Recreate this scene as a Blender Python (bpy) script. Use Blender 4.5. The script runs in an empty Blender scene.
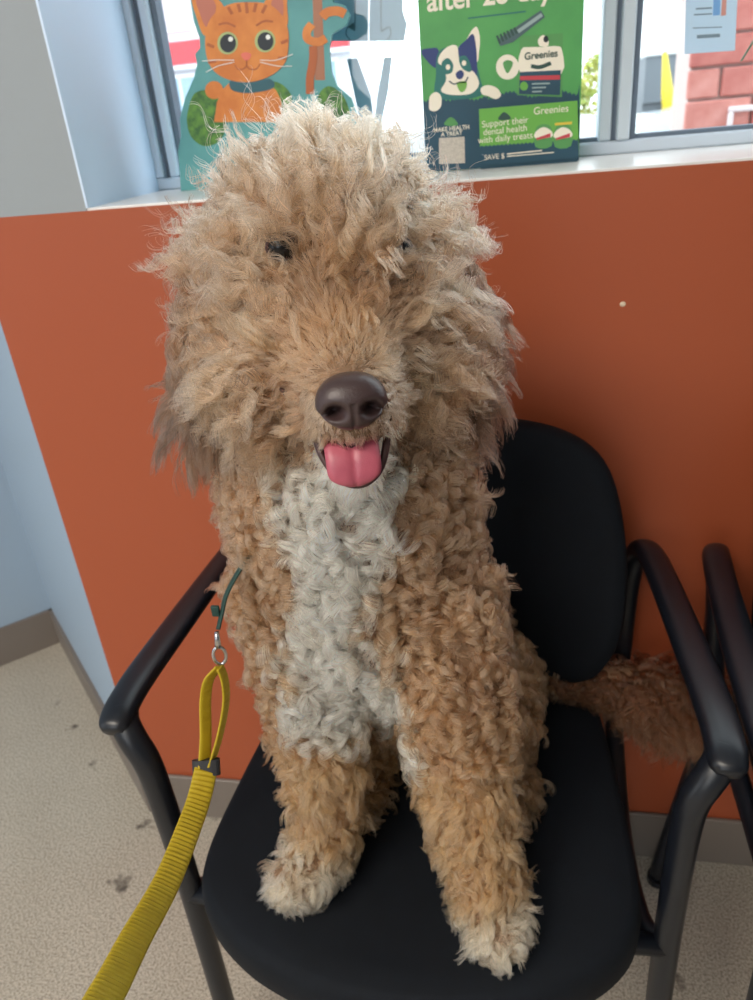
import bpy, bmesh, math, random
import numpy as np
from mathutils import Vector, Matrix

sc = bpy.context.scene
COL = sc.collection
rng = np.random.default_rng(23)
random.seed(5)

# ------------------------------------------------------------------ camera
F_PX = 750.0
yaw, pitch, roll = -0.2160134, 0.4716048, -0.0945809
fw = Vector((math.sin(yaw)*math.cos(pitch), math.cos(yaw)*math.cos(pitch), -math.sin(pitch)))
rt = Vector((math.cos(yaw), -math.sin(yaw), 0))
up = rt.cross(fw)
rt2 = rt*math.cos(roll)+up*math.sin(roll)
up2 = -rt*math.sin(roll)+up*math.cos(roll)
cd = bpy.data.cameras.new('camera')
cam = bpy.data.objects.new('camera', cd)
COL.objects.link(cam)
cam.matrix_world = Matrix(((rt2.x, up2.x, -fw.x, 0.0), (rt2.y, up2.y, -fw.y, -0.90117), (rt2.z, up2.z, -fw.z, 1.13838), (0, 0, 0, 1)))
cd.sensor_fit = 'VERTICAL'
cd.sensor_height = 24.0
cd.sensor_width = 24.0
cd.lens = 24.0*F_PX/1000.0
cd.clip_start = 0.01
cd.clip_end = 300
cd.dof.use_dof = True
cd.dof.focus_distance = 0.47
cd.dof.aperture_fstop = 8.0
sc.camera = cam

# ------------------------------------------------------------------ world, lamps, exposure
w = bpy.data.worlds.new('overcast_sky')
sc.world = w
w.use_nodes = True
bg = w.node_tree.nodes['Background']
bg.inputs[0].default_value = (0.94, 0.975, 1.0, 1)
bg.inputs[1].default_value = 3.3

def area(name, loc, size, power, color, target=None):
    l = bpy.data.lights.new(name, 'AREA')
    l.shape = 'RECTANGLE'
    l.size, l.size_y = size
    l.energy = power
    l.color = color
    o = bpy.data.objects.new(name, l)
    COL.objects.link(o)
    o.location = loc
    if target is not None:
        o.rotation_euler = (Vector(target)-Vector(loc)).to_track_quat('-Z', 'Y').to_euler()
    return o
WARM = (1.0, 0.90, 0.78)
area('ceiling_panel_lamp', (-1.3, -2.0, 2.66), (1.2, 0.6), 40, WARM)
area('ceiling_panel_lamp', (-0.7, -2.6, 2.66), (1.2, 0.6), 40, WARM)

sc.view_settings.view_transform = 'Standard'
sc.view_settings.look = 'None'
sc.view_settings.gamma = 1.0
sc.view_settings.use_curve_mapping = False
sc.view_settings.exposure = 0.17

# ------------------------------------------------------------------ helpers
def lin(r, g, b):
    f = lambda c: (c/255/12.92) if c/255 <= 0.04045 else ((c/255+0.055)/1.055)**2.4
    return (f(r), f(g), f(b), 1.0)

def mat(name, rgb, rough=0.5, metallic=0.0, spec=0.5, noise=None, bump=None, coat=0.0):
    """noise=(scale, amount, rgb2); bump=(scale, strength, distance)"""
    m = bpy.data.materials.new(name)
    m.use_nodes = True
    nt = m.node_tree
    b = nt.nodes['Principled BSDF']
    b.inputs['Base Color'].default_value = lin(*rgb)
    b.inputs['Roughness'].default_value = rough
    b.inputs['Metallic'].default_value = metallic
    b.inputs['Specular IOR Level'].default_value = spec
    if coat:
        b.inputs['Coat Weight'].default_value = coat
    tc = nt.nodes.new('ShaderNodeTexCoord')
    if noise:
        n = nt.nodes.new('ShaderNodeTexNoise')
        n.inputs['Scale'].default_value = noise[0]
        n.inputs['Detail'].default_value = 5
        nt.links.new(tc.outputs['Object'], n.inputs['Vector'])
        r = nt.nodes.new('ShaderNodeMapRange')
        r.inputs[1].default_value = 0.35
        r.inputs[2].default_value = 0.65
        r.inputs[4].default_value = noise[1]
        nt.links.new(n.outputs[0], r.inputs[0])
        mx = nt.nodes.new('ShaderNodeMix')
        mx.data_type = 'RGBA'
        mx.inputs[6].default_value = lin(*rgb)
        mx.inputs[7].default_value = lin(*noise[2])
        nt.links.new(r.outputs[0], mx.inputs[0])
        nt.links.new(mx.outputs[2], b.inputs['Base Color'])
    if bump:
        n = nt.nodes.new('ShaderNodeTexNoise')
        n.inputs['Scale'].default_value = bump[0]
        n.inputs['Detail'].default_value = 4
        nt.links.new(tc.outputs['Object'], n.inputs['Vector'])
        bp = nt.nodes.new('ShaderNodeBump')
        bp.inputs['Strength'].default_value = bump[1]
        bp.inputs['Distance'].default_value = bump[2]
        nt.links.new(n.outputs[0], bp.inputs['Height'])
        nt.links.new(bp.outputs[0], b.inputs['Normal'])
    return m

def link(name, me, m=None, parent=None, smooth=False):
    o = bpy.data.objects.new(name, me)
    COL.objects.link(o)
    if m is not None:
        me.materials.append(m)
    if parent is not None:
        o.parent = parent
        o.matrix_parent_inverse = parent_inv(parent)
    if smooth:
        me.polygons.foreach_set('use_smooth', [True]*len(me.polygons))
    return o

def parent_inv(p):
    # all meshes are written in world coordinates unless the parent sits at a place of its own
    mw = Matrix.Identity(4)
    q = p
    chain = []
    while q is not None:
        chain.append(q)
        q = q.parent
    for q in reversed(chain):
        mw = mw @ (q.matrix_parent_inverse if q.parent else Matrix.Identity(4)) @ q.matrix_basis
    return mw.inverted()

def bm_obj(name, bm, m=None, parent=None, smooth=False):
    bmesh.ops.recalc_face_normals(bm, faces=bm.faces[:])
    me = bpy.data.meshes.new(name)
    bm.to_mesh(me)
    bm.free()
    return link(name, me, m, parent, smooth)

def tag(o, label=None, cat=None, group=None, kind=None):
    if label: o['label'] = label
    if cat: o['category'] = cat
    if group: o['group'] = group
    if kind: o['kind'] = kind
    return o

def empty(name, loc, rz=0.0):
    o = bpy.data.objects.new(name, None)
    COL.objects.link(o)
    o.location = loc
    o.rotation_euler = (0, 0, rz)
    o.empty_display_size = 0.05
    return o

def box(bm, x0, x1, y0, y1, z0, z1, bevel=0.0, seg=2):
    vs = [bm.verts.new((x, y, z)) for z in (z0, z1) for y in (y0, y1) for x in (x0, x1)]
    fs = [(0, 2, 3, 1), (4, 5, 7, 6), (0, 1, 5, 4), (2, 6, 7, 3), (0, 4, 6, 2), (1, 3, 7, 5)]
    faces = [bm.faces.new([vs[i] for i in f]) for f in fs]
    if bevel:
        es = list({e for f in faces for e in f.edges})
        bmesh.ops.bevel(bm, geom=es, offset=bevel, segments=seg, profile=0.5, affect='EDGES')

def box_obj(name, b, m, parent=None, bevel=0.0, seg=2, smooth=False):
    bm = bmesh.new()
    box(bm, *b, bevel=bevel, seg=seg)
    return bm_obj(name, bm, m, parent, smooth)

def prism(bm, pts, axis, d0, d1):
    """extrude a 2-D outline. axis 'z': pts are (x,y); axis 'y': pts are (x,z)"""
    def v(p, d):
        return bm.verts.new((p[0], p[1], d) if axis == 'z' else (p[0], d, p[1]))
    a = [v(p, d0) for p in pts]
    b = [v(p, d1) for p in pts]
    n = len(pts)
    bm.faces.new(a)
    bm.faces.new(b[::-1])
    for i in range(n):
        bm.faces.new((a[i], b[i], b[(i+1) % n], a[(i+1) % n]))

def catmull(pts, n):
    """resample a polyline of vectors (any dim) with Catmull-Rom, n samples a span"""
    P = np.array(pts, float)
    P = np.vstack([2*P[0]-P[1], P, 2*P[-1]-P[-2]])
    out = []
    for i in range(1, len(P)-2):
        for k in range(n):
            t = k/n
            out.append(0.5*((2*P[i])+(-P[i-1]+P[i+1])*t+(2*P[i-1]-5*P[i]+4*P[i+1]-P[i+2])*t*t+(-P[i-1]+3*P[i]-3*P[i+1]+P[i+2])*t**3))
    out.append(P[-2])
    return np.array(out)

def sweep(bm, pts, sizes, ref=(1, 0, 0), n=14, power=2.0, caps=True):
    """tube with superellipse section; sizes = [(half width along ref side, half height)]"""
    pts = np.array(pts, float)
    sizes = np.array(sizes, float)
    T = np.gradient(pts, axis=0)
    T /= np.linalg.norm(T, axis=1)[:, None]
    rings = []
    ref = np.array(ref, float)
    for i in range(len(pts)):
        a = ref-T[i]*ref.dot(T[i])
        a /= np.linalg.norm(a)
        b = np.cross(T[i], a)
        ring = []
        for k in range(n):
            th = 2*math.pi*k/n
            c, s = math.cos(th), math.sin(th)
            x = math.copysign(abs(c)**(2/power), c)*sizes[i][0]
            y = math.copysign(abs(s)**(2/power), s)*sizes[i][1]
            ring.append(bm.verts.new(pts[i]+a*x+b*y))
        rings.append(ring)
    for i in range(len(rings)-1):
        for k in range(n):
            bm.faces.new((rings[i][k], rings[i][(k+1) % n], rings[i+1][(k+1) % n], rings[i+1][k]))
    if caps:
        bm.faces.new(rings[0][::-1])
        bm.faces.new(rings[-1])

def ell(bm, c, r, rot=None, u=24, v=16):
    m = Matrix.Translation(Vector(c)) @ (rot.to_4x4() if rot is not None else Matrix.Identity(4)) @ Matrix.Diagonal((*r, 1))
    bmesh.ops.create_uvsphere(bm, u_segments=u, v_segments=v, radius=1.0, matrix=m)

def chain(bm, pts, n=6):
    """spheres (x,y,z,r) strung densely so that a remesh joins them into one limb"""
    for q in catmull(pts, n):
        bmesh.ops.create_icosphere(bm, subdivisions=2, radius=q[3], matrix=Matrix.Translation(Vector(q[:3])))

def structure(o):
    o['kind'] = 'structure'
    return o

# ------------------------------------------------------------------ materials
M = {}
M['orange'] = mat('terracotta_wall_paint', (166, 82, 50), 0.42, spec=0.5, noise=(3, 0.10, (158, 77, 47)), bump=(140, 0.06, 0.002))
M['grey_paint'] = mat('pale_grey_wall_paint', (152, 160, 166), 0.55, bump=(140, 0.05, 0.002))
M['blue_paint'] = mat('pale_blue_wall_paint', (156, 176, 196), 0.55, bump=(140, 0.05, 0.002))
M['ceiling'] = mat('white_ceiling', (225, 225, 222), 0.8)
M['base'] = mat('taupe_vinyl_baseboard', (122, 113, 106), 0.5)
M['sill'] = mat('white_laminate_sill', (226, 224, 222), 0.28, bump=(30, 0.05, 0.002))
M['alu'] = mat('grey_aluminium', (205, 218, 232), 0.4, 0.1)
M['gasket'] = mat('grey_rubber', (104, 118, 134), 0.6)
M['frame_black'] = mat('black_satin_frame', (18, 22, 30), 0.34, bump=(500, 0.06, 0.0006))
M['fabric'] = mat('black_woven_fabric', (11, 16, 23), 0.8, spec=0.25, noise=(60, 0.5, (14, 20, 28)), bump=(900, 0.25, 0.001))

def floor_mat():
    m = mat('speckled_beige_floor', (178, 168, 150), 0.7)
    nt = m.node_tree
    b = nt.nodes['Principled BSDF']
    tc = nt.nodes.new('ShaderNodeTexCoord')
    def nz(scale, detail, lo, hi):
        n = nt.nodes.new('ShaderNodeTexNoise')
        n.inputs['Scale'].default_value = scale
        n.inputs['Detail'].default_value = detail
        nt.links.new(tc.outputs['Object'], n.inputs['Vector'])
        r = nt.nodes.new('ShaderNodeMapRange')
        r.inputs[1].default_value = lo
        r.inputs[2].default_value = hi
        nt.links.new(n.outputs[0], r.inputs[0])
        return r
    def mix(fac, a, c):
        x = nt.nodes.new('ShaderNodeMix')
        x.data_type = 'RGBA'
        nt.links.new(fac, x.inputs[0])
        if isinstance(a, tuple): x.inputs[6].default_value = a
        else: nt.links.new(a, x.inputs[6])
        x.inputs[7].default_value = c
        return x.outputs[2]
    big = nz(4, 4, 0.3, 0.7)
    fine = nz(300, 4, 0.40, 0.66)
    st = nz(17, 3, 0.66, 0.74)
    c = mix(big.outputs[0], lin(206, 198, 183), lin(190, 181, 166))
    c = mix(fine.outputs[0], c, lin(136, 128, 116))
    c = mix(st.outputs[0], c, lin(92, 84, 76))
    nt.links.new(c, b.inputs['Base Color'])
    bp = nt.nodes.new('ShaderNodeBump')
    bp.inputs['Strength'].default_value = 0.12
    bp.inputs['Distance'].default_value = 0.001
    nt.links.new(fine.outputs[0], bp.inputs['Height'])
    nt.links.new(bp.outputs[0], b.inputs['Normal'])
    return m
M['floor'] = floor_mat()

def glass_mat():
    m = bpy.data.materials.new('window_glass')
    m.use_nodes = True
    nt = m.node_tree
    nt.nodes.clear()
    out = nt.nodes.new('ShaderNodeOutputMaterial')
    tr = nt.nodes.new('ShaderNodeBsdfTransparent')
    tr.inputs[0].default_value = (0.93, 0.97, 0.98, 1)
    gl = nt.nodes.new('ShaderNodeBsdfGlossy')
    gl.inputs['Roughness'].default_value = 0.02
    mx = nt.nodes.new('ShaderNodeMixShader')
    mx.inputs[0].default_value = 0.06
    nt.links.new(tr.outputs[0], mx.inputs[1])
    nt.links.new(gl.outputs[0], mx.inputs[2])
    nt.links.new(mx.outputs[0], out.inputs[0])
    return m
M['glass'] = glass_mat()

# ------------------------------------------------------------------ the room
SILL = 1.068
WX0, WX1 = -0.525, 1.62          # window opening
WY = 0.205                       # window plane
structure(box_obj('floor', (-4.2, 3.2, -3.2, 0.9, -0.05, 0.0), M['floor']))
structure(box_obj('ceiling', (-4.2, 3.2, -3.2, 0.6, 2.7, 2.78), M['ceiling']))
# panel added on the window jamb, daylight painted in as pale blue-white
structure(box_obj('jamb_daylight_panel', (WX0, WX0+0.003, 0.0, WY, SILL, 2.35), mat('painted_jamb_daylight', (212, 232, 255), 0.5)))
structure(box_obj('wall_back', (-0.69, 3.2, 0.0, 0.26, 0.0, SILL-0.003), M['orange']))
bm = bmesh.new()
box(bm, -0.69, WX0, 0.0, 0.26, SILL-0.003, 2.7)
box(bm, WX1, 3.2, 0.0, 0.26, SILL-0.003, 2.7)
box(bm, WX0, WX1, 0.0, 0.26, 2.35, 2.7)
structure(bm_obj('wall_back_upper', bm, M['grey_paint']))
structure(box_obj('wall_right', (3.2, 3.3, -3.2, 0.3, 0, 2.7), M['grey_paint']))
bm = bmesh.new()  # unseen opening added in this wall so sky light reaches the dog's chest
box(bm, -4.2, -1.5, -3.3, -3.2, 0, 2.7)
box(bm, -0.3, 3.2, -3.3, -3.2, 0, 2.7)
box(bm, -1.5, -0.3, -3.3, -3.2, 0, 0.95)
box(bm, -1.5, -0.3, -3.3, -3.2, 2.3, 2.7)
structure(bm_obj('wall_front', bm, M['grey_paint']))

A, B = (-0.69, 0.0), (-1.172, 0.486)
dl = Vector((B[0]-A[0], B[1]-A[1])).normalized()
pl = Vector((-dl.y, dl.x))              # runs from the inner corner towards the room, lower left
if pl.y > 0: pl = -pl
nb = Vector((dl.y, -dl.x))
if nb.y < 0: nb = -nb
E_ = (B[0]+pl.x*4.2, B[1]+pl.y*4.2)
bm = bmesh.new()
prism(bm, [A, B, (B[0]+nb.x*0.1, B[1]+nb.y*0.1), (A[0]+nb.x*0.1, A[1]+nb.y*0.1)], 'z', 0, 2.7)
structure(bm_obj('wall_angled', bm, M['blue_paint']))
bm = bmesh.new()
prism(bm, [B, E_, (E_[0]+dl.x*0.1, E_[1]+dl.y*0.1), (B[0]+dl.x*0.1+nb.x*0.1, B[1]+dl.y*0.1+nb.y*0.1), (B[0]+nb.x*0.1, B[1]+nb.y*0.1)], 'z', 0, 2.7)
structure(bm_obj('wall_left', bm, M['blue_paint']))
# baseboards
BH = 0.1
bm = bmesh.new()
box(bm, -0.695, 3.2, -0.008, 0.0, 0, BH, 0.002, 1)
structure(bm_obj('baseboard_back', bm, M['base']))
t_ = 0.008
ia = (A[0]-nb.x*t_, A[1]-nb.y*t_)
ib = (B[0]-nb.x*t_, B[1]-nb.y*t_)
bm = bmesh.new()
prism(bm, [A, B, ib, ia], 'z', 0, BH)
structure(bm_obj('baseboard_angled', bm, M['base']))
bm = bmesh.new()
prism(bm, [B, E_, (E_[0]-dl.x*t_, E_[1]-dl.y*t_), (B[0]-dl.x*t_, B[1]-dl.y*t_)], 'z', 0, BH)
structure(bm_obj('baseboard_left', bm, M['base']))
# sill board
structure(box_obj('trim_1', (WX0, WX1, 0.001, 0.24, SILL-0.012, SILL), M['sill'], bevel=0.0015))
# paint chip on the orange wall
wb = bpy.data.objects['wall_back']
bm = bmesh.new()
ell(bm, (0.112, -0.0005, 0.923), (0.0035, 0.001, 0.003), u=8, v=6)
bm_obj('paint_chip', bm, mat('chip_white', (225, 205, 180), 0.8), wb)

# window with frame, mullion and panes
win = structure(empty('window_1', (0.5, WY, SILL)))
FR = 0.022
bm = bmesh.new()
box(bm, WX0, WX1, WY, WY+0.05, SILL, SILL+0.016, 0.002, 1)
box(bm, WX0, WX1, WY, WY+0.05, 2.31, 2.35, 0.002, 1)
box(bm, WX0, WX0+0.014, WY, WY+0.05, SILL+0.016, 2.31, 0.002, 1)
box(bm, WX0+0.022, WX0+0.034, WY+0.004, WY+0.05, SILL+0.016, 2.31, 0.002, 1)
box(bm, WX1-0.034, WX1, WY, WY+0.05, SILL+0.016, 2.31, 0.002, 1)
bm_obj('window_frame', bm, M['alu'], win)
bm = bmesh.new()
box(bm, WX0+0.014, WX0+0.022, WY+0.012, WY+0.04, SILL+0.016, 2.31)
box(bm, WX0+0.034, WX0+0.042, WY+0.018, WY+0.04, SILL+0.016, 2.31)
box(bm, WX0+0.034, WX1-0.034, WY+0.016, WY+0.04, SILL+0.016, SILL+0.021)
bm_obj('gasket', bm, M['gasket'], win)
MX0, MX1 = 0.094, 0.138
bm = bmesh.new()
box(bm, MX0, MX0+0.016, WY+0.004, WY+0.05, SILL+0.016, 2.31, 0.002, 1)
box(bm, MX0+0.022, MX1-0.006, WY-0.004, WY+0.05, SILL+0.016, 2.31, 0.002, 1)
bm_obj('mullion', bm, mat('pale_mullion', (204, 216, 226), 0.4, 0.1), win)
bm = bmesh.new()
box(bm, MX0+0.016, MX0+0.022, WY+0.014, WY+0.05, SILL+0.016, 2.31)
box(bm, MX1-0.006, MX1+0.002, WY+0.008, WY+0.05, SILL+0.016, 2.31)
bm_obj('gasket', bm, M['gasket'], win)
box_obj('pane', (WX0+0.036, MX0+0.004, WY+0.026, WY+0.031, SILL+0.018, 2.31), M['glass'], win)
box_obj('pane', (MX1-0.004, WX1-0.036, WY+0.026, WY+0.031, SILL+0.018, 2.31), M['glass'], win)

# ------------------------------------------------------------------ chairs
def make_chair():
    """origin at floor under the seat centre line; front towards -y; written in local coordinates"""
    root = empty('waiting_room_armchair', (0, 0, 0))
    # seat cushion: plan outline, domed top
    out = []
    side = [(0.195, -0.085), (0.206, -0.14), (0.214, -0.22), (0.220, -0.30), (0.223, -0.38), (0.216, -0.425), (0.197, -0.456), (0.166, -0.482), (0.125, -0.504), (0.065, -0.522), (0.0, -0.528)]
    side = [tuple(q) for q in catmull(side, 4)]
    out = side+[(-x, y) for x, y in side[::-1][1:]]
    cen = np.array([0, -0.30])
    bm = bmesh.new()
    prof = [(0.90, 0.382), (0.975, 0.384), (1.0, 0.394), (1.004, 0.412), (1.0, 0.426), (0.985, 0.436), (0.95, 0.4405), (0.85, 0.4415), (0.6, 0.440), (0.3, 0.439)]
    rings = []
    for s, z in prof:
        rings.append([bm.verts.new((cen[0]+(x-cen[0])*s*1.03, cen[1]+(y-cen[1])*s, z)) for x, y in out])
    n = len(out)
    for i in range(len(rings)-1):
        for k in range(n):
            bm.faces.new((rings[i][k], rings[i][(k+1) % n], rings[i+1][(k+1) % n], rings[i+1][k]))
    bm.faces.new(rings[0][::-1])
    bm.faces.new(rings[-1])
    bm_obj('seat', bm, M['fabric'], root, True)
    # seat pan below
    bm = bmesh.new()
    prism(bm, [(cen[0]+(x-cen[0])*0.93, cen[1]+(y-cen[1])*0.93) for x, y in out], 'z', 0.366, 0.386)
    bm_obj('seat_pan', bm, M['frame_black'], root)
    # backrest: curved pad
    ol = [(0.0, 0.812), (0.10, 0.808), (0.160, 0.798), (0.198, 0.776), (0.217, 0.74), (0.229, 0.68), (0.233, 0.62), (0.229, 0.56), (0.216, 0.52), (0.195, 0.492), (0.15, 0.480), (0.0, 0.478)]
    ol = [tuple(q) for q in catmull(ol, 4)]
    ol = ol+[(-x, z) for x, z in ol[::-1][1:-1]]
    def ypos(x, z, off):
        return -0.108+(z-0.48)*0.16-0.9*x*x+off
    bm = bmesh.new()
    rings = []
    cz = 0.645
    for s, off in ((0.3, -0.020), (0.7, -0.020), (0.92, -0.018), (0.98, -0.012), (1.0, 0.0), (0.995, 0.010), (0.96, 0.016), (0.6, 0.018)):
        rings.append([bm.verts.new((x*s, ypos(x*s, cz+(z-cz)*s, off), cz+(z-cz)*s)) for x, z in ol])
    n = len(ol)
    for i in range(len(rings)-1):
        for k in range(n):
            bm.faces.new((rings[i][k], rings[i][(k+1) % n], rings[i+1][(k+1) % n], rings[i+1][k]))
    bm.faces.new(rings[0][::-1])
    bm.faces.new(rings[-1])
    bm_obj('backrest', bm, M['fabric'], root, True)
    # bracket that carries the backrest
    for s in (-1, 1):
        bm = bmesh.new()
        sweep(bm, catmull([(s*0.15, -0.07, 0.62), (s*0.19, -0.085, 0.53), (s*0.205, -0.085, 0.46), (s*0.205, -0.10, 0.40)], 5), [(0.018, 0.006)]*16, (1, 0, 0), 10, 3)
        bm_obj('back_bracket', bm, M['frame_black'], root, True)
    for s in (-1, 1):
        # arm: rear post, flat arm, rounded nose turning in to the leg
        ctrl = [(0.236, -0.075, 0.40, .013, .013), (0.243, -0.062, 0.47, .013, .013), (0.247, -0.052, 0.56, .013, .013),
                (0.252, -0.050, 0.608, .0135, .013), (0.258, -0.060, 0.632, .0145, .0125), (0.265, -0.088, 0.640, .016, .0115), (0.272, -0.15, 0.638, .0165, .011),
                (0.280, -0.25, 0.634, .0175, .011), (0.285, -0.33, 0.632, .0178, .011), (0.2860, -0.365, 0.630, .0175, .0112), (0.2855, -0.388, 0.627, .0175, .0115), (0.2845, -0.402, 0.623, .0155, .0105), (0.2840, -0.408, 0.621, .0100, .0065)]
        c = catmull(ctrl, 5)
        P = c[:, :3].copy()
        P[:, 0] *= s
        bm = bmesh.new()
        sweep(bm, P, c[:, 3:5], (1, 0, 0), 18, 2.4)
        bm_obj('armrest', bm, M['frame_black'], root, True)
        bm = bmesh.new()
        P = catmull([(s*0.2850, -0.380, 0.627), (s*0.2800, -0.391, 0.617), (s*0.270, -0.399, 0.602), (s*0.2605, -0.402, 0.578), (s*0.2575, -0.401, 0.53), (s*0.257, -0.398, 0.40), (s*0.258, -0.398, 0.2), (s*0.260, -0.396, 0.006)], 4)
        sweep(bm, P, np.linspace(0.0152, 0.0125, len(P))[:, None]*np.ones((1, 2)), (1, 0, 0), 16)
        fl = bm_obj('leg', bm, M['frame_black'], root, True)
        bm = bmesh.new()
        sweep(bm, [(s*0.260, -0.396, 0.0), (s*0.260, -0.396, 0.012)], [(0.015, 0.015)]*2, (1, 0, 0), 14)
        bm_obj('foot', bm, M['frame_black'], fl)
        bm = bmesh.new()
        P = catmull([(s*0.234, -0.080, 0.41), (s*0.240, -0.070, 0.34), (s*0.252, -0.058, 0.22), (s*0.264, -0.048, 0.10), (s*0.272, -0.042, 0.006)], 5)
        sweep(bm, P, [(0.0135, 0.0135)]*len(P), (0, 1, 0), 14)
        rl = bm_obj('leg', bm, M['frame_black'], root, True)
        bm = bmesh.new()
        sweep(bm, [(s*0.272, -0.042, 0.0), (s*0.272, -0.042, 0.012)], [(0.016, 0.016)]*2, (1, 0, 0), 14)
        bm_obj('foot', bm, M['frame_black'], rl)
        # side rail from front leg to the rear under the seat
        bm = bmesh.new()
        P = catmull([(s*0.257, -0.400, 0.372), (s*0.235, -0.37, 0.366), (s*0.228, -0.25, 0.366), (s*0.234, -0.085, 0.40)], 4)
        sweep(bm, P, [(0.012, 0.012)]*len(P), (0, 0, 1), 12)
        bm_obj('side_rail', bm, M['frame_black'], root, True)
    bm = bmesh.new()
    sweep(bm, [(-0.257, -0.400, 0.372), (-0.12, -0.40, 0.364), (0.12, -0.40, 0.364), (0.257, -0.400, 0.372)], [(0.011, 0.011)]*4, (0, 0, 1), 12)
    bm_obj('cross_rail', bm, M['frame_black'], root, True)
    return root

def copy_tree(o, parent=None):
    c = o.copy()
    COL.objects.link(c)
    c.parent = parent
    for ch in list(o.children):
        copy_tree(ch, c)
    return c

CHX = -0.112
chair = make_chair()
chair2 = copy_tree(chair)
chair.location = (CHX, 0, 0)
chair2.location = (CHX+0.600, 0.0, 0)
chair2.rotation_euler = (0, 0, math.radians(1.5))
tag(chair, 'black padded armchair with the curly dog sitting on its seat', 'chair', 'waiting room armchairs')
tag(chair2, 'empty black padded armchair standing beside the one with the dog', 'chair', 'waiting room armchairs')

# ------------------------------------------------------------------ the dog
HC = np.array([-0.132, -0.383, 1.022])
Fv = np.array([0.285, -0.950, -0.10]); Fv /= np.linalg.norm(Fv)
Av = np.cross([0, 0, 1.0], Fv); Av /= np.linalg.norm(Av)
Cv = np.cross(Fv, Av)
def H(a, b, c):
    return HC+Av*a+Fv*b+Cv*c
HROT = Matrix(((Av[0], Fv[0], Cv[0]), (Av[1], Fv[1], Cv[1]), (Av[2], Fv[2], Cv[2])))
def hloc(P):
    d = P-HC
    return np.stack([d@Av, d@Fv, d@Cv], -1)

dog = tag(empty('dog', (-0.11, -0.32, 0.442)), 'tan curly haired dog with white chest sitting upright on chair', 'dog')

def hl(l):
    return [tuple(H(*q[:3]))+(q[3],) for q in l]
bm = bmesh.new()
# head
ell(bm, H(0, -0.018, 0.015), (0.078, 0.082, 0.084), HROT)
ell(bm, H(0, 0.026, -0.012), (0.068, 0.056, 0.054), HROT)
chain(bm, hl([(0, 0.045, -0.012, 0.040), (0, 0.085, -0.017, 0.033), (0, 0.112, -0.022, 0.027)]))
chain(bm, hl([(-0.019, 0.088, -0.034, 0.017), (-0.013, 0.112, -0.036, 0.014)]))
chain(bm, hl([(0.019, 0.088, -0.034, 0.017), (0.013, 0.112, -0.036, 0.014)]))
chain(bm, hl([(0, 0.03, -0.052, 0.030), (-0.001, 0.075, -0.067, 0.021), (-0.002, 0.104, -0.074, 0.014)]))
for s in (-1, 1):
    ell(bm, H(s*0.050, 0.008, -0.032), (0.045, 0.050, 0.048), HROT)
    chain(bm, hl([(s*0.072, -0.030, 0.036, 0.016), (s*0.093, -0.030, 0.010, 0.015), (s*0.102, -0.027, -0.030, 0.014), (s*0.102, -0.022, -0.072, 0.012)]))
# neck and trunk
chain(bm, [(-0.130, -0.345, 0.985, 0.072), (-0.132, -0.345, 0.93, 0.080), (-0.146, -0.335, 0.87, 0.102), (-0.147, -0.325, 0.80, 0.106),
           (-0.140, -0.315, 0.735, 0.098), (-0.120, -0.290, 0.665, 0.082), (-0.108, -0.255, 0.60, 0.082), (-0.095, -0.215, 0.545, 0.082)])
ell(bm, (-0.131, -0.372, 0.780), (0.080, 0.050, 0.105))
# haunches and hind feet
ell(bm, (-0.038, -0.245, 0.540), (0.050, 0.090, 0.082))
ell(bm, (-0.182, -0.245, 0.535), (0.048, 0.095, 0.080))
chain(bm, [(-0.020, -0.30, 0.475, 0.030), (-0.028, -0.345, 0.470, 0.024), (-0.032, -0.375, 0.468, 0.020)])
chain(bm, [(-0.185, -0.28, 0.475, 0.028), (-0.180, -0.315, 0.470, 0.023), (-0.178, -0.345, 0.468, 0.020)])
# forelegs
chain(bm, [(-0.203, -0.362, 0.770, 0.052), (-0.192, -0.376, 0.680, 0.043), (-0.190, -0.388, 0.605, 0.036), (-0.191, -0.394, 0.540, 0.032), (-0.194, -0.398, 0.500, 0.031), (-0.205, -0.414, 0.472, 0.031), (-0.220, -0.436, 0.466, 0.027)])
chain(bm, [(-0.072, -0.365, 0.760, 0.048), (-0.062, -0.382, 0.680, 0.047), (-0.054, -0.398, 0.605, 0.042), (-0.045, -0.412, 0.540, 0.037), (-0.036, -0.426, 0.498, 0.033), (-0.028, -0.444, 0.474, 0.031), (-0.021, -0.466, 0.466, 0.026)])
# tail
TAIL = [(-0.06, -0.17, 0.50, 0.028), (0.0, -0.135, 0.487, 0.020), (0.06, -0.125, 0.476, 0.016), (0.125, -0.115, 0.474, 0.015), (0.185, -0.10, 0.452, 0.013), (0.245, -0.09, 0.420, 0.011)]
chain(bm, TAIL)
me = bpy.data.meshes.new('tmp')
bm.to_mesh(me)
bm.free()
tmp = bpy.data.objects.new('tmp', me)
COL.objects.link(tmp)
rm = tmp.modifiers.new('r', 'REMESH')
rm.mode = 'VOXEL'
rm.voxel_size = 0.0055
sm = tmp.modifiers.new('s', 'SMOOTH')
sm.factor = 0.5
sm.iterations = 5
dg = bpy.context.evaluated_depsgraph_get()
dg.update()
bme = bpy.data.meshes.new_from_object(tmp.evaluated_get(dg))
bpy.data.objects.remove(tmp)
bme.name = 'body'
body = link('body', bme, mat('dog_skin', (120, 92, 68), 0.8), dog, True)

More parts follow.
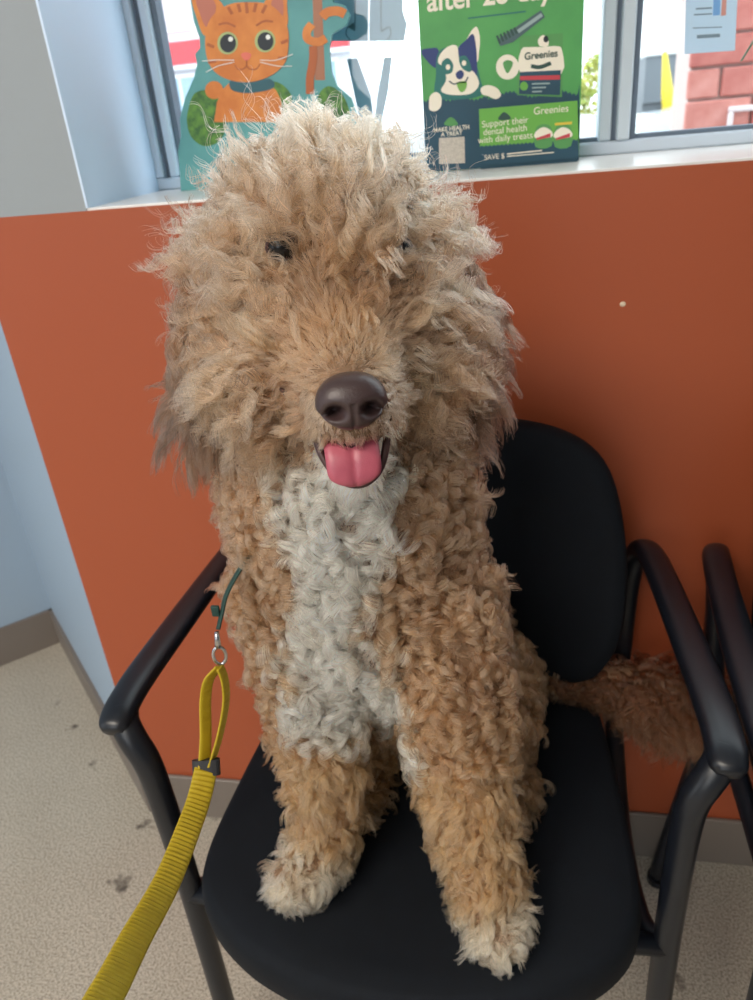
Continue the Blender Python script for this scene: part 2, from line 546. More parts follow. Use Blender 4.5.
# triangles to sample fur roots from
bme.calc_loop_triangles()
nt_ = len(bme.loop_triangles)
ti = np.zeros(nt_*3, np.int32)
bme.loop_triangles.foreach_get('vertices', ti)
ti = ti.reshape(-1, 3)
vc = np.zeros(len(bme.vertices)*3, np.float32)
bme.vertices.foreach_get('co', vc)
vc = vc.reshape(-1, 3).astype(float)
vn = np.zeros(len(bme.vertices)*3, np.float32)
bme.vertices.foreach_get('normal', vn)
vn = vn.reshape(-1, 3).astype(float)
# body mesh is written in world space (parent inverse cancels the root)
ta = np.linalg.norm(np.cross(vc[ti[:, 1]]-vc[ti[:, 0]], vc[ti[:, 2]]-vc[ti[:, 0]]), axis=1)*0.5
def sample(n):
    f = rng.choice(nt_, n, p=ta/ta.sum())
    r1, r2 = np.sqrt(rng.random(n)), rng.random(n)
    w3 = np.stack([1-r1, r1*(1-r2), r1*r2], -1)
    P = (vc[ti[f]]*w3[..., None]).sum(1)
    N = (vn[ti[f]]*w3[..., None]).sum(1)
    return P, N/np.linalg.norm(N, axis=1)[:, None]
AREA = ta.sum()

def unit(v):
    return v/np.maximum(np.linalg.norm(v, axis=-1, keepdims=True), 1e-9)
def segdist(P, ctrl):
    C = catmull(ctrl, 5)[:, :3]
    return np.sqrt(((P[:, None]-C[None])**2).sum(-1)).min(1)
def sstep(x, a, b):
    t = np.clip((x-a)/(b-a), 0, 1)
    return t*t*(3-2*t)

def fur_mat():
    m = bpy.data.materials.new('dog_fur')
    m.use_nodes = True
    nt = m.node_tree
    nt.nodes.clear()
    out = nt.nodes.new('ShaderNodeOutputMaterial')
    h = nt.nodes.new('ShaderNodeBsdfHairPrincipled')
    at = nt.nodes.new('ShaderNodeAttribute')
    at.attribute_name = 'fur_colour'
    h.inputs['Roughness'].default_value = 0.32
    h.inputs['Radial Roughness'].default_value = 0.5
    h.inputs['Coat'].default_value = 0.0
    h.inputs['IOR'].default_value = 1.45
    nt.links.new(at.outputs['Color'], h.inputs['Color'])
    nt.links.new(h.outputs[0], out.inputs[0])
    return m
FUR = fur_mat()

def grow(name, P, N, D, length, lift, grav, amp, turns, spread, strands, colour, K=18, radius=0.00017, clump=0.75, helix=1.0, cvar=0.10, parent=None, lenvar=0.25, pj=0.14, jd=0.25, tuft=0, pull=0.5):
    """locks of hair. P root, N normal, D combed direction (unit), per-lock arrays; strands per lock share a curl"""
    n = len(P)
    if n == 0:
        return None
    ar = lambda x: np.broadcast_to(np.asarray(x, float), (n,)).copy()
    length, lift, grav, amp, turns, spread, clump = map(ar, (length, lift, grav, amp, turns, spread, clump))
    # neighbouring locks gather into tufts that share curl, phase and lean
    if tuft:
        ci = rng.choice(n, max(1, n//tuft), replace=False)
        own = np.empty(n, int)
        for a0 in range(0, n, 2000):
            own[a0:a0+2000] = ((P[a0:a0+2000, None]-P[ci][None])**2).sum(-1).argmin(1)
    else:
        ci = np.arange(n)
        own = ci
    nc = len(ci)
    length *= rng.uniform(1-lenvar, 1+lenvar, nc)[own]*(rng.uniform(0.85, 1.12, n) if tuft else 1.0)
    t = np.linspace(0, 1, K)
    # guide centre lines
    G = np.zeros((n, K, 3))
    G[:, 0] = P-N*np.minimum(0.003, 0.10*length)[:, None]
    jit = unit(D+rng.normal(0, jd, (nc, 3))[own]+(rng.normal(0, 0.10, (n, 3)) if tuft else 0.0))
    for k in range(1, K):
        tt = t[k]
        d = unit(N*(lift*(1-tt)**1.3)[:, None]+jit*(0.35+0.65*tt)+np.array([0, 0, -1.0])*(grav*tt)[:, None])
        G[:, k] = G[:, k-1]+d*(length/(K-1))[:, None]
    if tuft:
        G += (G[ci][own]-G)*(pull*t**1.4)[None, :, None]
    Td = unit(np.gradient(G, axis=1))
    if tuft:
        rv = N[ci]+rng.normal(0, 0.35, (nc, 3))
        e1 = unit(np.cross(Td, rv[own][:, None]))
    else:
        e1 = unit(np.cross(Td, rng.normal(size=(n, 1, 3))))
    e2 = np.cross(Td, e1)
    S = strands
    m = n*S
    idx = np.repeat(np.arange(n), S)
    # strand offsets in the lock
    u = unit(np.cross(N, rng.normal(size=(n, 3))))
    v = np.cross(N, u)
    th = rng.random(m)*2*np.pi
    rr = np.sqrt(rng.random(m))*spread[idx]
    off = u[idx]*(rr*np.cos(th))[:, None]+v[idx]*(rr*np.sin(th))[:, None]
    ph = ((rng.random(nc)*2*np.pi)[own]+(rng.normal(0, 0.25, n) if tuft else 0.0))[idx]+rng.normal(0, pj, m)
    tu = (turns[ci][own]*0.7+turns*0.3)[idx]*rng.uniform(0.96, 1.04, m)
    sgn = np.sign(rng.normal(size=nc))[own][idx]
    am = amp[idx]*rng.uniform(0.85, 1.15, m)
    ls = rng.uniform(0.72, 1.08, m)
    Q = np.empty((m, K, 3), np.float32)
    cl = clump[idx]
    for k in range(K):
        tt = t[k]
        g = G[idx, k]
        # shorten by lerping along the guide
        kk = np.clip(ls*k, 0, K-1)
        k0 = np.minimum(kk.astype(int), K-2)
        fr = kk-k0
        fr = fr[:, None]
        g = G[idx, k0]*(1-fr)+G[idx, k0+1]*fr
        phk = ph+sgn*tu*2*np.pi*tt
        env = am*min(1.0, tt*3.2)*(1-0.25*tt)
        a1 = e1[idx, k0]
        a2 = e2[idx, k0]
        cur = a1*(np.cos(phk)*env)[:, None]+a2*(np.sin(phk)*env*helix)[:, None]
        Q[:, k] = g+cur+off*(1-cl*tt**0.7)[:, None]
    Q += np.cumsum(rng.normal(0, 0.00009, Q.shape), axis=1).astype(np.float32)
    rad = radius*(1-0.72*t**2.2)[None, :]*rng.uniform(0.8, 1.2, (m, 1))
    hc = bpy.data.hair_curves.new(name)
    hc.add_curves([K]*m)
    hc.attributes['position'].data.foreach_set('vector', Q.ravel())
    a = hc.attributes.get('radius') or hc.attributes.new('radius', 'FLOAT', 'POINT')
    a.data.foreach_set('value', rad.astype(np.float32).ravel())
    cc = np.ones((m, 4), np.float32)
    lockv = rng.normal(0, cvar*0.6, (n, 1))[idx]+rng.normal(0, cvar*0.7, (nc, 1))[own][idx]+rng.normal(0, cvar*0.8, (m, 1))
    cc[:, :3] = np.clip(colour[idx]*(1+lockv), 0.01, 0.9)
    c = hc.attributes.new('fur_colour', 'FLOAT_COLOR', 'CURVE')
    c.data.foreach_set('color', cc.ravel())
    hc.materials.append(FUR)
    o = bpy.data.objects.new(name, hc)
    COL.objects.link(o)
    par = parent or dog
    o.parent = par
    o.matrix_parent_inverse = parent_inv(par)
    o['kind'] = 'stuff'
    return o

C3 = lambda r, g, b: np.array(lin(r, g, b)[:3])
TAN, GOLD, CREAM, WHITE, BROWN, DARK = C3(150, 113, 87), C3(156, 112, 77), C3(187, 154, 127), C3(254, 236, 210), C3(116, 80, 58), C3(72, 55, 44)
def mixc(a, b, f):
    f = np.asarray(f)[..., None]
    return a*(1-f)+b*f

# --- split the sampled roots into regions
NS = int(AREA*50000)
P, N = sample(NS)
L = hloc(P)
LEGL = [(-0.194, -0.378, 0.640, 0), (-0.191, -0.396, 0.535, 0), (-0.194, -0.400, 0.492, 0), (-0.213, -0.440, 0.461, 0)]
LEGR = [(-0.054, -0.388, 0.640, 0), (-0.043, -0.418, 0.535, 0), (-0.034, -0.432, 0.492, 0), (-0.020, -0.478, 0.462, 0)]
dL, dR = segdist(P, LEGL), segdist(P, LEGR)
dT = segdist(P, TAIL[1:])
isH = (P[:, 2] > 0.925)
isE = isH & (np.abs(L[:, 0]) > 0.083) & (L[:, 2] < 0.026) & (L[:, 1] < 0.0)
thin = rng.random(NS)
legtop = 0.635
isLL = (~isH) & (dL < 0.062) & (P[:, 2] < legtop) & (P[:, 1] < -0.335) & (dL < dR)
isLR = (~isH) & (dR < 0.066) & (P[:, 2] < legtop) & (P[:, 1] < -0.335) & (dR <= dL)
isT = (dT < 0.03) & (P[:, 0] > 0.035) & (P[:, 1] > -0.16)
# white bib on the front of the chest
zz = P[:, 2]
xc = np.interp(zz, [0.62, 0.68, 0.74, 0.80, 0.86, 0.92], [-0.120, -0.148, -0.158, -0.150, -0.142, -0.136])
hw = np.interp(zz, [0.60, 0.64, 0.69, 0.74, 0.80, 0.84, 0.87, 0.93], [0.024, 0.044, 0.060, 0.044, 0.029, 0.028, 0.042, 0.050])
isW = (~isH) & (~isLL) & (~isLR) & (np.abs(P[:, 0]-xc+rng.normal(0, 0.005, NS)) < hw) & (N[:, 1] < -0.25) & (zz > 0.60)
isB = ~(isH | isLL | isLR | isT | isW)
DOWN = np.array([0, 0, -1.0])
def tang(v, n):
    return unit(v-n*(v*n).sum(-1, keepdims=True))

# eyes in head space
EYES = np.array([[-0.029, 0.050, 0.056], [0.042, 0.042, 0.046]])
NOSE = np.array([-0.001, 0.134, -0.012])

# head fur -------------------------------------------------------
def head_field(p, n, l):
    rn = np.sqrt(((l-NOSE)**2).sum(1))
    nl = np.stack([n@Av, n@Fv, n@Cv], -1)
    rad_ = l-(NOSE+np.array([0, -0.02, 0.0]))
    tl = tang(rad_, nl)
    # hair parts above the nose bridge and falls to both sides
    tl[:, 0] += 0.35*np.sign(l[:, 0])*sstep(np.abs(l[:, 0]), 0.008, 0.04)
    tl = tang(tl, nl)
    D = unit(tl@np.stack([Av, Fv, Cv]))
    length = np.interp(rn, [0.0, 0.022, 0.035, 0.055, 0.08, 0.12, 0.2], [0.004, 0.007, 0.013, 0.026, 0.044, 0.049, 0.044])
    length *= 1-0.10*sstep(l[:, 2], 0.03, 0.075)
    chin = (l[:, 2] < -0.040) & (np.abs(l[:, 0]) < 0.038) & (l[:, 1] > 0.02)
    length = np.where(chin, np.minimum(length, 0.022), length)
    for q, rr_, fac in ((EYES[0], 0.0105, 0.9), (EYES[1], 0.0060, 1.2)):
        v = q-l
        d = np.sqrt((v**2).sum(1))
        al = ((v/d[:, None])*tl).sum(1)
        length = np.where((al > 0.80) & (d < 0.07), np.minimum(length, d*fac), length)
        length = np.where(d < rr_, 0.005, length)
    for q in EYES:     # brow hair that droops across the eye
        d = l-q
        over = (np.abs(d[:, 0]) < 0.020) & (d[:, 2] > 0.006) & (d[:, 2] < 0.030) & (d[:, 1] > -0.03) & (rng.random(len(l)) < 0.6)
        dr = unit(Av*0.5*np.sign(q[0])-Cv*0.9+Fv*0.35)
        D = np.where(over[:, None], dr, D)
        length = np.where(over, 0.026, length)
    md = np.sqrt(((l-np.array([-0.003, 0.122, -0.050]))/np.array([0.025, 0.03, 0.014]))**2 @ np.ones(3))
    nd = np.sqrt(((l-NOSE)/np.array([0.0185, 0.022, 0.0155]))**2 @ np.ones(3))
    keep = (md > 1.0) & (nd > 1.0)
    side = sstep(np.abs(l[:, 0]), 0.03, 0.07)
    low = sstep(-l[:, 2], -0.02, 0.04)
    front = sstep(nl[:, 1], -0.1, 0.6)
    lift = np.interp(rn, [0.02, 0.05, 0.09, 0.14, 0.2], [0.25, 0.34, 0.45, 0.85, 0.9])*(1-0.45*front)*(1-0.35*sstep(np.abs(l[:, 0]), 0.05, 0.075))
    grav = 0.08+0.75*side*low+0.40*side
    grav = np.where(l[:, 2] > 0.065, -0.05, grav)
    cr = mixc(CREAM, TAN, np.clip(0.6+0.35*np.sin(l[:, 0]*60)*np.sin(l[:, 2]*50)+rng.normal(0, 0.25, len(l)), 0, 1))
    bridge = np.exp(-((l[:, 0]/0.035)**2))*sstep(l[:, 1], 0.04, 0.08)*sstep(l[:, 2], -0.02, 0.01)
    cr = mixc(cr, GOLD, bridge*0.75)
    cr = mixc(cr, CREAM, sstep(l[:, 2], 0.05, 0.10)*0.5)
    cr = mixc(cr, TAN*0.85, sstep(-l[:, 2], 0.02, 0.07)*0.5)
    cr = np.where((chin & (l[:, 1] > 0.06) & (l[:, 0] > -0.02))[:, None], WHITE, cr)
    muz = (rn < 0.036) & (l[:, 2] < -0.010)
    cr = np.where(muz[:, None], mixc(cr, CREAM, 0.6*np.ones(len(l))), cr)
    return rn, D, length, keep, lift, grav, cr
k = isH & ~isE
hp, hn, hl_ = P[k], N[k], L[k]
rn, D, length, keep, lift, grav, colr = head_field(hp, hn, hl_)
amp = np.interp(length, [0.005, 0.02, 0.05], [0.0, 0.0016, 0.0054])*rng.uniform(0.7, 1.3, len(length))
turns = np.interp(length, [0.01, 0.05], [0.6, 2.6])*rng.uniform(0.8, 1.2, len(length))
spread = np.interp(length, [0.005, 0.03, 0.06], [0.0025, 0.0020, 0.0020])
q = keep
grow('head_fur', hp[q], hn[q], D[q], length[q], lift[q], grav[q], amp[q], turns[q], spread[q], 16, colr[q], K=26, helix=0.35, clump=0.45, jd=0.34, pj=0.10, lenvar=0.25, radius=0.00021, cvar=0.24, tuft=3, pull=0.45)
# stray wisps
q = keep & (thin[k] > 0.93) & (rn > 0.09)
grow('stray_fur', hp[q], hn[q], D[q], length[q]*1.25, lift[q]*1.2, grav[q]-0.1, amp[q]*1.3, turns[q]*1.1, spread[q]*1.2, 5, colr[q], K=20, helix=0.7, clump=0.2, jd=0.6, pj=0.5, radius=0.00013)
# fine short fur on the muzzle
p4, n4 = sample(NS*4)
l4 = hloc(p4)
s4 = (p4[:, 2] > 0.925) & ((np.sqrt(((l4-NOSE)**2).sum(1)) < 0.075) | ((rng.random(len(p4)) < 0.4) & (np.abs(l4[:, 0]) < 0.083)))
p4, n4, l4 = p4[s4], n4[s4], l4[s4]
rn4, D4, len4, keep4, lift4, grav4, col4 = head_field(p4, n4, l4)
q = keep4
grow('muzzle_fur', p4[q], n4[q], D4[q], np.minimum(len4[q]*0.8, 0.016), 0.45, 0.05, 0.0006, 0.6, 0.0016, 6, col4[q], K=8, clump=0.3, radius=0.00018, pj=0.6)

# ears -------------------------------------------------------------
for s in (-1, 1):
    k = isE & (L[:, 0]*s > 0)
    p, n, l = np.repeat(P[k], 3, 0), np.repeat(N[k], 3, 0), np.repeat(L[k], 3, 0)
    D = unit(DOWN+Av*(0.06*s)+Fv*0.05+n*0.05)
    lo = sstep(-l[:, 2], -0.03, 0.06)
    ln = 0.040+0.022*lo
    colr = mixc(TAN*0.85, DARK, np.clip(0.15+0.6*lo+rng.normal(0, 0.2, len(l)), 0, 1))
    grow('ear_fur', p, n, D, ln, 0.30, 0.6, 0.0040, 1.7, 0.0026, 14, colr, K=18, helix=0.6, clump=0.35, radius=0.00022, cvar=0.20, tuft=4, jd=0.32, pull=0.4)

# body curls ---------------------------------------------------------
def curls(name, k, base, wgt=1.0, ln=0.030, frac=0.22, strands=34):
    k = k & (thin < frac)
    p, n = P[k], N[k]
    D = tang(DOWN+np.array([0, -0.15, 0])+rng.normal(0, 0.5, (len(p), 3)), n)
    colr = base(p)
    nn = len(p)
    grow(name, p, n, D, ln*rng.uniform(0.85, 1.15, nn), 0.70, 0.25, rng.uniform(0.0054, 0.0076, nn)*wgt, rng.uniform(1.6, 2.3, nn), 0.0020, strands, colr, K=30, helix=1.0, clump=0.50, radius=0.00025, pj=0.035, jd=0.30, cvar=0.16)
def under(name, k, base, ln=0.014):
    k = k & (thin > 0.25)
    p, n = P[k], N[k]
    D = tang(DOWN+rng.normal(0, 0.7, (len(p), 3)), n)
    grow(name, p, n, D, ln, 0.8, 0.2, 0.0016, 0.8, 0.0045, 12, base(p), K=7, helix=0.8, clump=0.3, radius=0.0002, pj=0.5)
def bodycol(p):
    c = mixc(C3(164, 127, 100), C3(168, 124, 88), np.clip(0.5-(p[:, 2]-0.68)*4+rng.normal(0, 0.2, len(p)), 0, 1))
    return mixc(c, BROWN, np.clip(rng.normal(0.08, 0.14, len(p)), 0, 0.5))
chestcol = lambda p: mixc(WHITE, CREAM, np.clip(rng.normal(0.12, 0.2, len(p)), 0, 1))
curls('body_fur', isB, bodycol)
curls('chest_fur', isW, chestcol, 1.1, 0.034, 0.25)
under('undercoat', isB, bodycol, 0.011)
under('chest_undercoat', isW, chestcol, 0.011)

# forelegs with pale paws ---------------------------------------------
for k, (tx, ty, lo_, hi_) in ((isLL, (-0.217, -0.434, 0.036, 0.062)), (isLR, (-0.021, -0.466, 0.026, 0.046))):
    p, n = P[k], N[k]
    nn = len(p)
    dp = np.sqrt((p[:, 0]-tx)**2+(p[:, 1]-ty)**2+((p[:, 2]-0.46))**2)
    toe = 1-sstep(dp, lo_, hi_)
    low = 1-sstep(p[:, 2], 0.452, 0.50)
    outw = np.stack([n[:, 0], n[:, 1], 0*n[:, 2]], -1)
    D = tang(DOWN*(1-0.75*low)[:, None]+outw*(0.6*low)[:, None]+rng.normal(0, 0.35, (nn, 3)), n)
    ln = 0.027-0.006*low
    colr = mixc(mixc(C3(172, 128, 88), C3(168, 131, 101), np.clip(rng.normal(0.4, 0.3, nn), 0, 1)), C3(214, 186, 156), toe)
    grow('leg_fur', p, n, D, ln, 0.7+0.3*low, 0.12*(1-low), 0.0024, 1.5, 0.0022, 14, colr, K=16, helix=0.7, clump=0.5, jd=0.4, radius=0.00025, cvar=0.15, tuft=5, pull=0.5)

for k in (isLL, isLR):
    under('leg_undercoat', k, lambda p: mixc(np.repeat(CREAM[None], len(p), 0), np.repeat(GOLD[None], len(p), 0), sstep(p[:, 2], 0.475, 0.50)), 0.012)
# tail plume --------------------------------------------------------------
k = isT
p, n = P[k], N[k]
rep = 3
p, n = np.repeat(p, rep, 0), np.repeat(n, rep, 0)
D = unit(DOWN*1.0+np.array([0.40, 0.0, 0])+n*0.25+rng.normal(0, 0.22, (len(p), 3)))
ln = np.interp(p[:, 0], [0.04, 0.10, 0.15, 0.25], [0.020, 0.044, 0.105, 0.115])
grow('tail_fur', p, n, D, ln*0.8, 0.30, 0.45, 0.0072, 2.6, 0.0020, 15,
     mixc(C3(92, 58, 38), BROWN, np.clip(rng.normal(0.55, 0.3, len(p)), 0, 1)), K=28, helix=0.9, clump=0.45, jd=0.3, radius=0.00028, cvar=0.2)

# nose -----------------------------------------------------------------------
bm = bmesh.new()
bmesh.ops.create_uvsphere(bm, u_segments=110, v_segments=72, radius=1.0)
for v in bm.verts:
    x, y, z = v.co
    # front is +y here; wide on top, narrower below, flat underside
    zz_ = z*(0.0165 if z > 0 else 0.0155)
    wx = 0.0205*(1-0.22*max(0, -z)**1.5)
    xx = math.copysign(abs(x)**0.88, x)*wx
    yy = math.copysign(abs(y)**0.75, y)*0.016
    g = 0.0
    for s in (-1, 1):
        dx, dz = (xx-s*0.0100)/0.0044, (zz_+0.0030)/0.0036
        if y > -0.2: g += 0.0150*math.exp(-(dx*dx+dz*dz))
        dx, dz = (xx-s*0.0165)/0.0045, (zz_+0.0050)/0.0020
        if y > -0.5: g += 0.0055*math.exp(-(dx*dx+dz*dz))
    if zz_ < 0.002 and y > 0: g += 0.0022*math.exp(-(xx/0.0011)**2)
    yy -= g
    v.co = (xx, yy, zz_)
bmesh.ops.transform(bm, matrix=Matrix.Translation(Vector(H(*NOSE))) @ HROT.to_4x4() @ Matrix.Rotation(math.radians(13), 4, 'X'), verts=bm.verts[:])
tag(bm_obj('nose', bm, mat('dark_brown_nose', (62, 46, 46), 0.38, spec=0.55, bump=(900, 0.35, 0.0006)), dog, True), 'dark brown leathery nose')

def HM(a, b, c):
    return H(a, b, c+0.0095)
# mouth, lips, tongue, tooth ----------------------------------------------------
bm = bmesh.new()
ell(bm, HM(-0.003, 0.100, -0.054), (0.0225, 0.026, 0.0175), HROT)
bm_obj('mouth', bm, mat('mouth_inside', (58, 26, 30), 0.45), dog, True)
bm = bmesh.new()
lip = [HM(-0.030, 0.088, -0.040), HM(-0.0245, 0.108, -0.050), HM(-0.0205, 0.119, -0.064), HM(-0.011, 0.127, -0.0765), HM(0.001, 0.130, -0.0790), HM(0.012, 0.126, -0.0735), HM(0.0185, 0.117, -0.062), HM(0.022, 0.104, -0.050), HM(0.027, 0.086, -0.042)]
lip = catmull(lip, 5)
sweep(bm, lip, [(0.0024, 0.0024)]*len(lip), tuple(Cv), 10)
bm_obj('lower_lip', bm, mat('dark_lip', (64, 38, 36), 0.4), dog, True)
bm = bmesh.new()
ul = catmull([HM(-0.046, 0.055, -0.034), HM(-0.036, 0.082, -0.040), HM(-0.022, 0.108, -0.042), HM(-0.010, 0.124, -0.041), HM(-0.001, 0.128, -0.035), HM(0.008, 0.124, -0.041), HM(0.020, 0.108, -0.042), HM(0.034, 0.080, -0.041)], 5)
sweep(bm, ul, [(0.0018, 0.0018)]*len(ul), tuple(Cv), 8)
bm_obj('upper_lip', bm, bpy.data.materials['dark_lip'], dog, True)
# tongue: slab with a centre groove that rolls over the lower lip
bm = bmesh.new()
path = catmull([(0.070, -0.058), (0.095, -0.052), (0.114, -0.0525), (0.127, -0.060), (0.1325, -0.0705), (0.1335, -0.0775)], 6)
nu = 20
top, bot = [], []
for i, (b_, c_) in enumerate(path):
    t = i/(len(path)-1)
    hw_ = 0.0165*(1-max(0, (t-0.70)/0.32)**2.4*0.85)
    tb, tc_ = (path[min(i+1, len(path)-1)]-path[max(i-1, 0)])
    ln_ = math.hypot(tb, tc_)
    nb_, nc_ = -tc_/ln_, tb/ln_
    if nb_ < 0 and nc_ < 0: nb_, nc_ = -nb_, -nc_
    r1, r2 = [], []
    for j in range(nu+1):
        a_ = -1+2*j/nu
        th_ = 0.0035*math.sqrt(max(0, 1-a_**4))*(1-0.6*max(0, (t-0.8)/0.2)**2)
        gr = -0.0016*math.exp(-(a_/0.13)**2)*(1-t*0.6)+0.0018*abs(a_)**2*(1-t)
        for lst, sg in ((r1, 1), (r2, -1)):
            o_ = sg*th_+gr*(1 if sg > 0 else 0)
            lst.append(bm.verts.new(HM(-0.003+a_*hw_, b_+nb_*o_, c_+nc_*o_)))
    top.append(r1); bot.append(r2)
for g_ in (top, bot):
    for i in range(len(g_)-1):
        for j in range(nu):
            bm.faces.new((g_[i][j], g_[i][j+1], g_[i+1][j+1], g_[i+1][j]))
for i in range(len(top)-1):
    for j in (0, nu):
        bm.faces.new((top[i][j], top[i+1][j], bot[i+1][j], bot[i][j]))
for i in (0, len(top)-1):
    for j in range(nu):
        bm.faces.new((top[i][j], top[i][j+1], bot[i][j+1], bot[i][j]))
tag(bm_obj('tongue', bm, mat('pink_tongue', (176, 86, 102), 0.34, spec=0.5, noise=(90, 0.5, (152, 66, 86)), bump=(1400, 0.3, 0.0005)), dog, True), 'pink wet tongue')
bm = bmesh.new()
sweep(bm, [HM(-0.0205, 0.113, -0.0605), HM(-0.0202, 0.1145, -0.056), HM(-0.0195, 0.1155, -0.0505)], [(0.0021, 0.0021), (0.0017, 0.0017), (0.0004, 0.0004)], tuple(Av), 8)
bm_obj('tooth', bm, mat('ivory_tooth', (236, 222, 196), 0.3), dog, True)

# eyes ------------------------------------------------------------------------
eye_m = mat('dark_eye', (18, 14, 14), 0.22, spec=0.4)
rim_m = bpy.data.materials['dark_lip']
for q in EYES:
    bm = bmesh.new()
    ell(bm, H(*(q+np.array([0, -0.0025, 0]))), (0.0090, 0.0090, 0.0090), HROT)
    e = bm_obj('eye', bm, eye_m, dog, True)
    bm = bmesh.new()
    ring = []
    for j in range(25):
        th = 2*math.pi*j/24
        ring.append(H(q[0]+0.0090*math.cos(th), q[1]+0.0035-0.004*abs(math.cos(th)), q[2]+0.0066*math.sin(th)))
    sweep(bm, ring, [(0.0014, 0.0014)]*25, tuple(Fv), 8, caps=False)
    bm_obj('eyelid', bm, rim_m, e, True)

# ------------------------------------------------------------------ leash and harness strap
yel = mat('yellow_webbing', (184, 158, 22), 0.65, noise=(140, 0.35, (160, 134, 14)), bump=(1500, 0.3, 0.0004))
leash = tag(empty('dog_leash', (-0.238, -0.462, 0.690)), 'yellow ribbed webbing leash with black band clipped beside the dog', 'leash')
def strap(name, ctrl, ref, hw, th, rib, m, parent):
    c = catmull(ctrl, 12)
    seg = np.linalg.norm(np.diff(c, axis=0), axis=1)
    s = np.concatenate([[0], np.cumsum(seg)])
    n = max(12, int(s[-1]/0.0011))
    u_ = np.linspace(0, s[-1], n)
    Pp = np.stack([np.interp(u_, s, c[:, i]) for i in range(3)], 1)
    tk = th*(1+rib*np.sin(u_*2*math.pi/0.0042))
    bm = bmesh.new()
    sweep(bm, Pp, np.stack([np.full(n, hw), tk], 1), ref, 10, 3.0)
    return bm_obj(name, bm, m, parent, True)
BAND = (-0.247, -0.501, 0.688)
lower = [BAND, (-0.2445, -0.522, 0.683), (-0.241, -0.548, 0.684), (-0.231, -0.607, 0.698), (-0.217, -0.667, 0.731), (-0.202, -0.712, 0.762), (-0.192, -0.748, 0.789), (-0.193, -0.80, 0.83), (-0.19, -0.86, 0.88)]
strap('strap', lower, (0.886, -0.054, -0.47), 0.0092, 0.0015, 0.55, yel, leash)
tag(strap('loop', [(-0.2375, -0.461, 0.757), (-0.2470, -0.466, 0.747), (-0.2510, -0.472, 0.730), (-0.2500, -0.486, 0.706), (-0.2490, -0.502, 0.687)], (0.42, 0.80, -0.35), 0.0062, 0.0012, 0.15, yel, leash), 'loop of yellow webbing')
strap('loop', [(-0.2375, -0.461, 0.757), (-0.2345, -0.464, 0.745), (-0.2345, -0.470, 0.728), (-0.2385, -0.484, 0.706), (-0.2440, -0.500, 0.687)], (0.05, 0.90, -0.4), 0.0062, 0.0012, 0.15, yel, leash)
bm = bmesh.new()
bp_ = np.array([(-0.2475, -0.4985, 0.6935), (-0.2465, -0.5045, 0.6825)])
sweep(bm, bp_, [(0.0112, 0.0038)]*2, (0.886, -0.054, -0.47), 14, 3.5)
tag(bm_obj('band', bm, mat('black_rubber_band', (28, 28, 32), 0.5), leash, False), 'black rubber band')
steel = mat('polished_steel', (200, 200, 204), 0.22, 1.0)
bm = bmesh.new()
ring = [(-0.2375+0.0045*math.cos(t), -0.4575+0.002*math.cos(t), 0.7655+0.0085*math.sin(t)) for t in np.linspace(0, 2*math.pi, 25)]
sweep(bm, ring, [(0.0014, 0.0014)]*25, (0, 1, 0), 8, caps=False)
sweep(bm, [(-0.2375, -0.457, 0.773), (-0.2375, -0.455, 0.781), (-0.2375, -0.4535, 0.786)], [(0.0028, 0.0028), (0.0022, 0.0022), (0.0018, 0.0018)], (1, 0, 0), 10)
tag(bm_obj('clip', bm, steel, leash, True), 'small steel snap clip')

grn = mat('dark_green_webbing', (16, 56, 50), 0.6, bump=(900, 0.3, 0.0005))
har = tag(empty('dog_harness', (-0.237, -0.43, 0.79)), 'dark green harness strap half hidden in fur beside the leash clip', 'harness')
bm = bmesh.new()
hs = catmull([(-0.2375, -0.4505, 0.786), (-0.2360, -0.442, 0.795), (-0.2330, -0.430, 0.808), (-0.222, -0.412, 0.825), (-0.200, -0.390, 0.850)], 6)
sweep(bm, hs, [(0.006, 0.0015)]*len(hs), (0.4, -0.7, 0.3), 10, 3)
bm_obj('strap', bm, grn, har, True)
bm = bmesh.new()
box(bm, -0.2435, -0.2365, -0.4445, -0.4415, 0.7935, 0.8035, 0.001, 2)
bm_obj('buckle', bm, grn, har, True)

# ------------------------------------------------------------------ printed displays on the sill
# image pixel coordinates cast through the camera -> metres on the upright plane y = const
PIX_RAY = np.array([[1.308551540e-03, 6.261135734e-06, -6.867406067e-01], [2.285867592e-04, -6.159113538e-04, 1.092029693], [-1.121543049e-04, -1.182265465e-03, 1.790423194e-01]])
def lay(px, py, y):
    d = PIX_RAY @ np.array([px, py, 1.0])
    t = (y+0.901172842)/d[1]
    return (d[0]*t, 1.13837867+d[2]*t)
def flat(name, pts, y, th, m, parent, smooth=False):
    """thin printed sheet: outline in image pixel coordinates, front face at y"""
    bm = bmesh.new()
    prism(bm, [lay(a, b, y) for a, b in pts], 'y', y, y+th)
    return bm_obj(name, bm, m, parent)
def oval(cx, cy, rx, ry, n=28, pw=2.0, rot=0.0):
    o = []
    for k in range(n):
        t = 2*math.pi*k/n
        c, s = math.cos(t), math.sin(t)
        x = math.copysign(abs(c)**(2/pw), c)*rx
        y = math.copysign(abs(s)**(2/pw), s)*ry
        o.append((cx+x*math.cos(rot)-y*math.sin(rot), cy+x*math.sin(rot)+y*math.cos(rot)))
    return o
def smooth_out(pts, n=5):
    P_ = np.array(pts, float)
    P_ = np.vstack([P_[-1], P_, P_[0], P_[1]])
    out = []
    for i in range(1, len(P_)-2):
        for k in range(n):
            t = k/n
            out.append(tuple(0.5*((2*P_[i])+(-P_[i-1]+P_[i+1])*t+(2*P_[i-1]-5*P_[i]+4*P_[i+1]-P_[i+2])*t*t+(-P_[i-1]+3*P_[i]-3*P_[i+1]+P_[i+2])*t**3)))
    return out
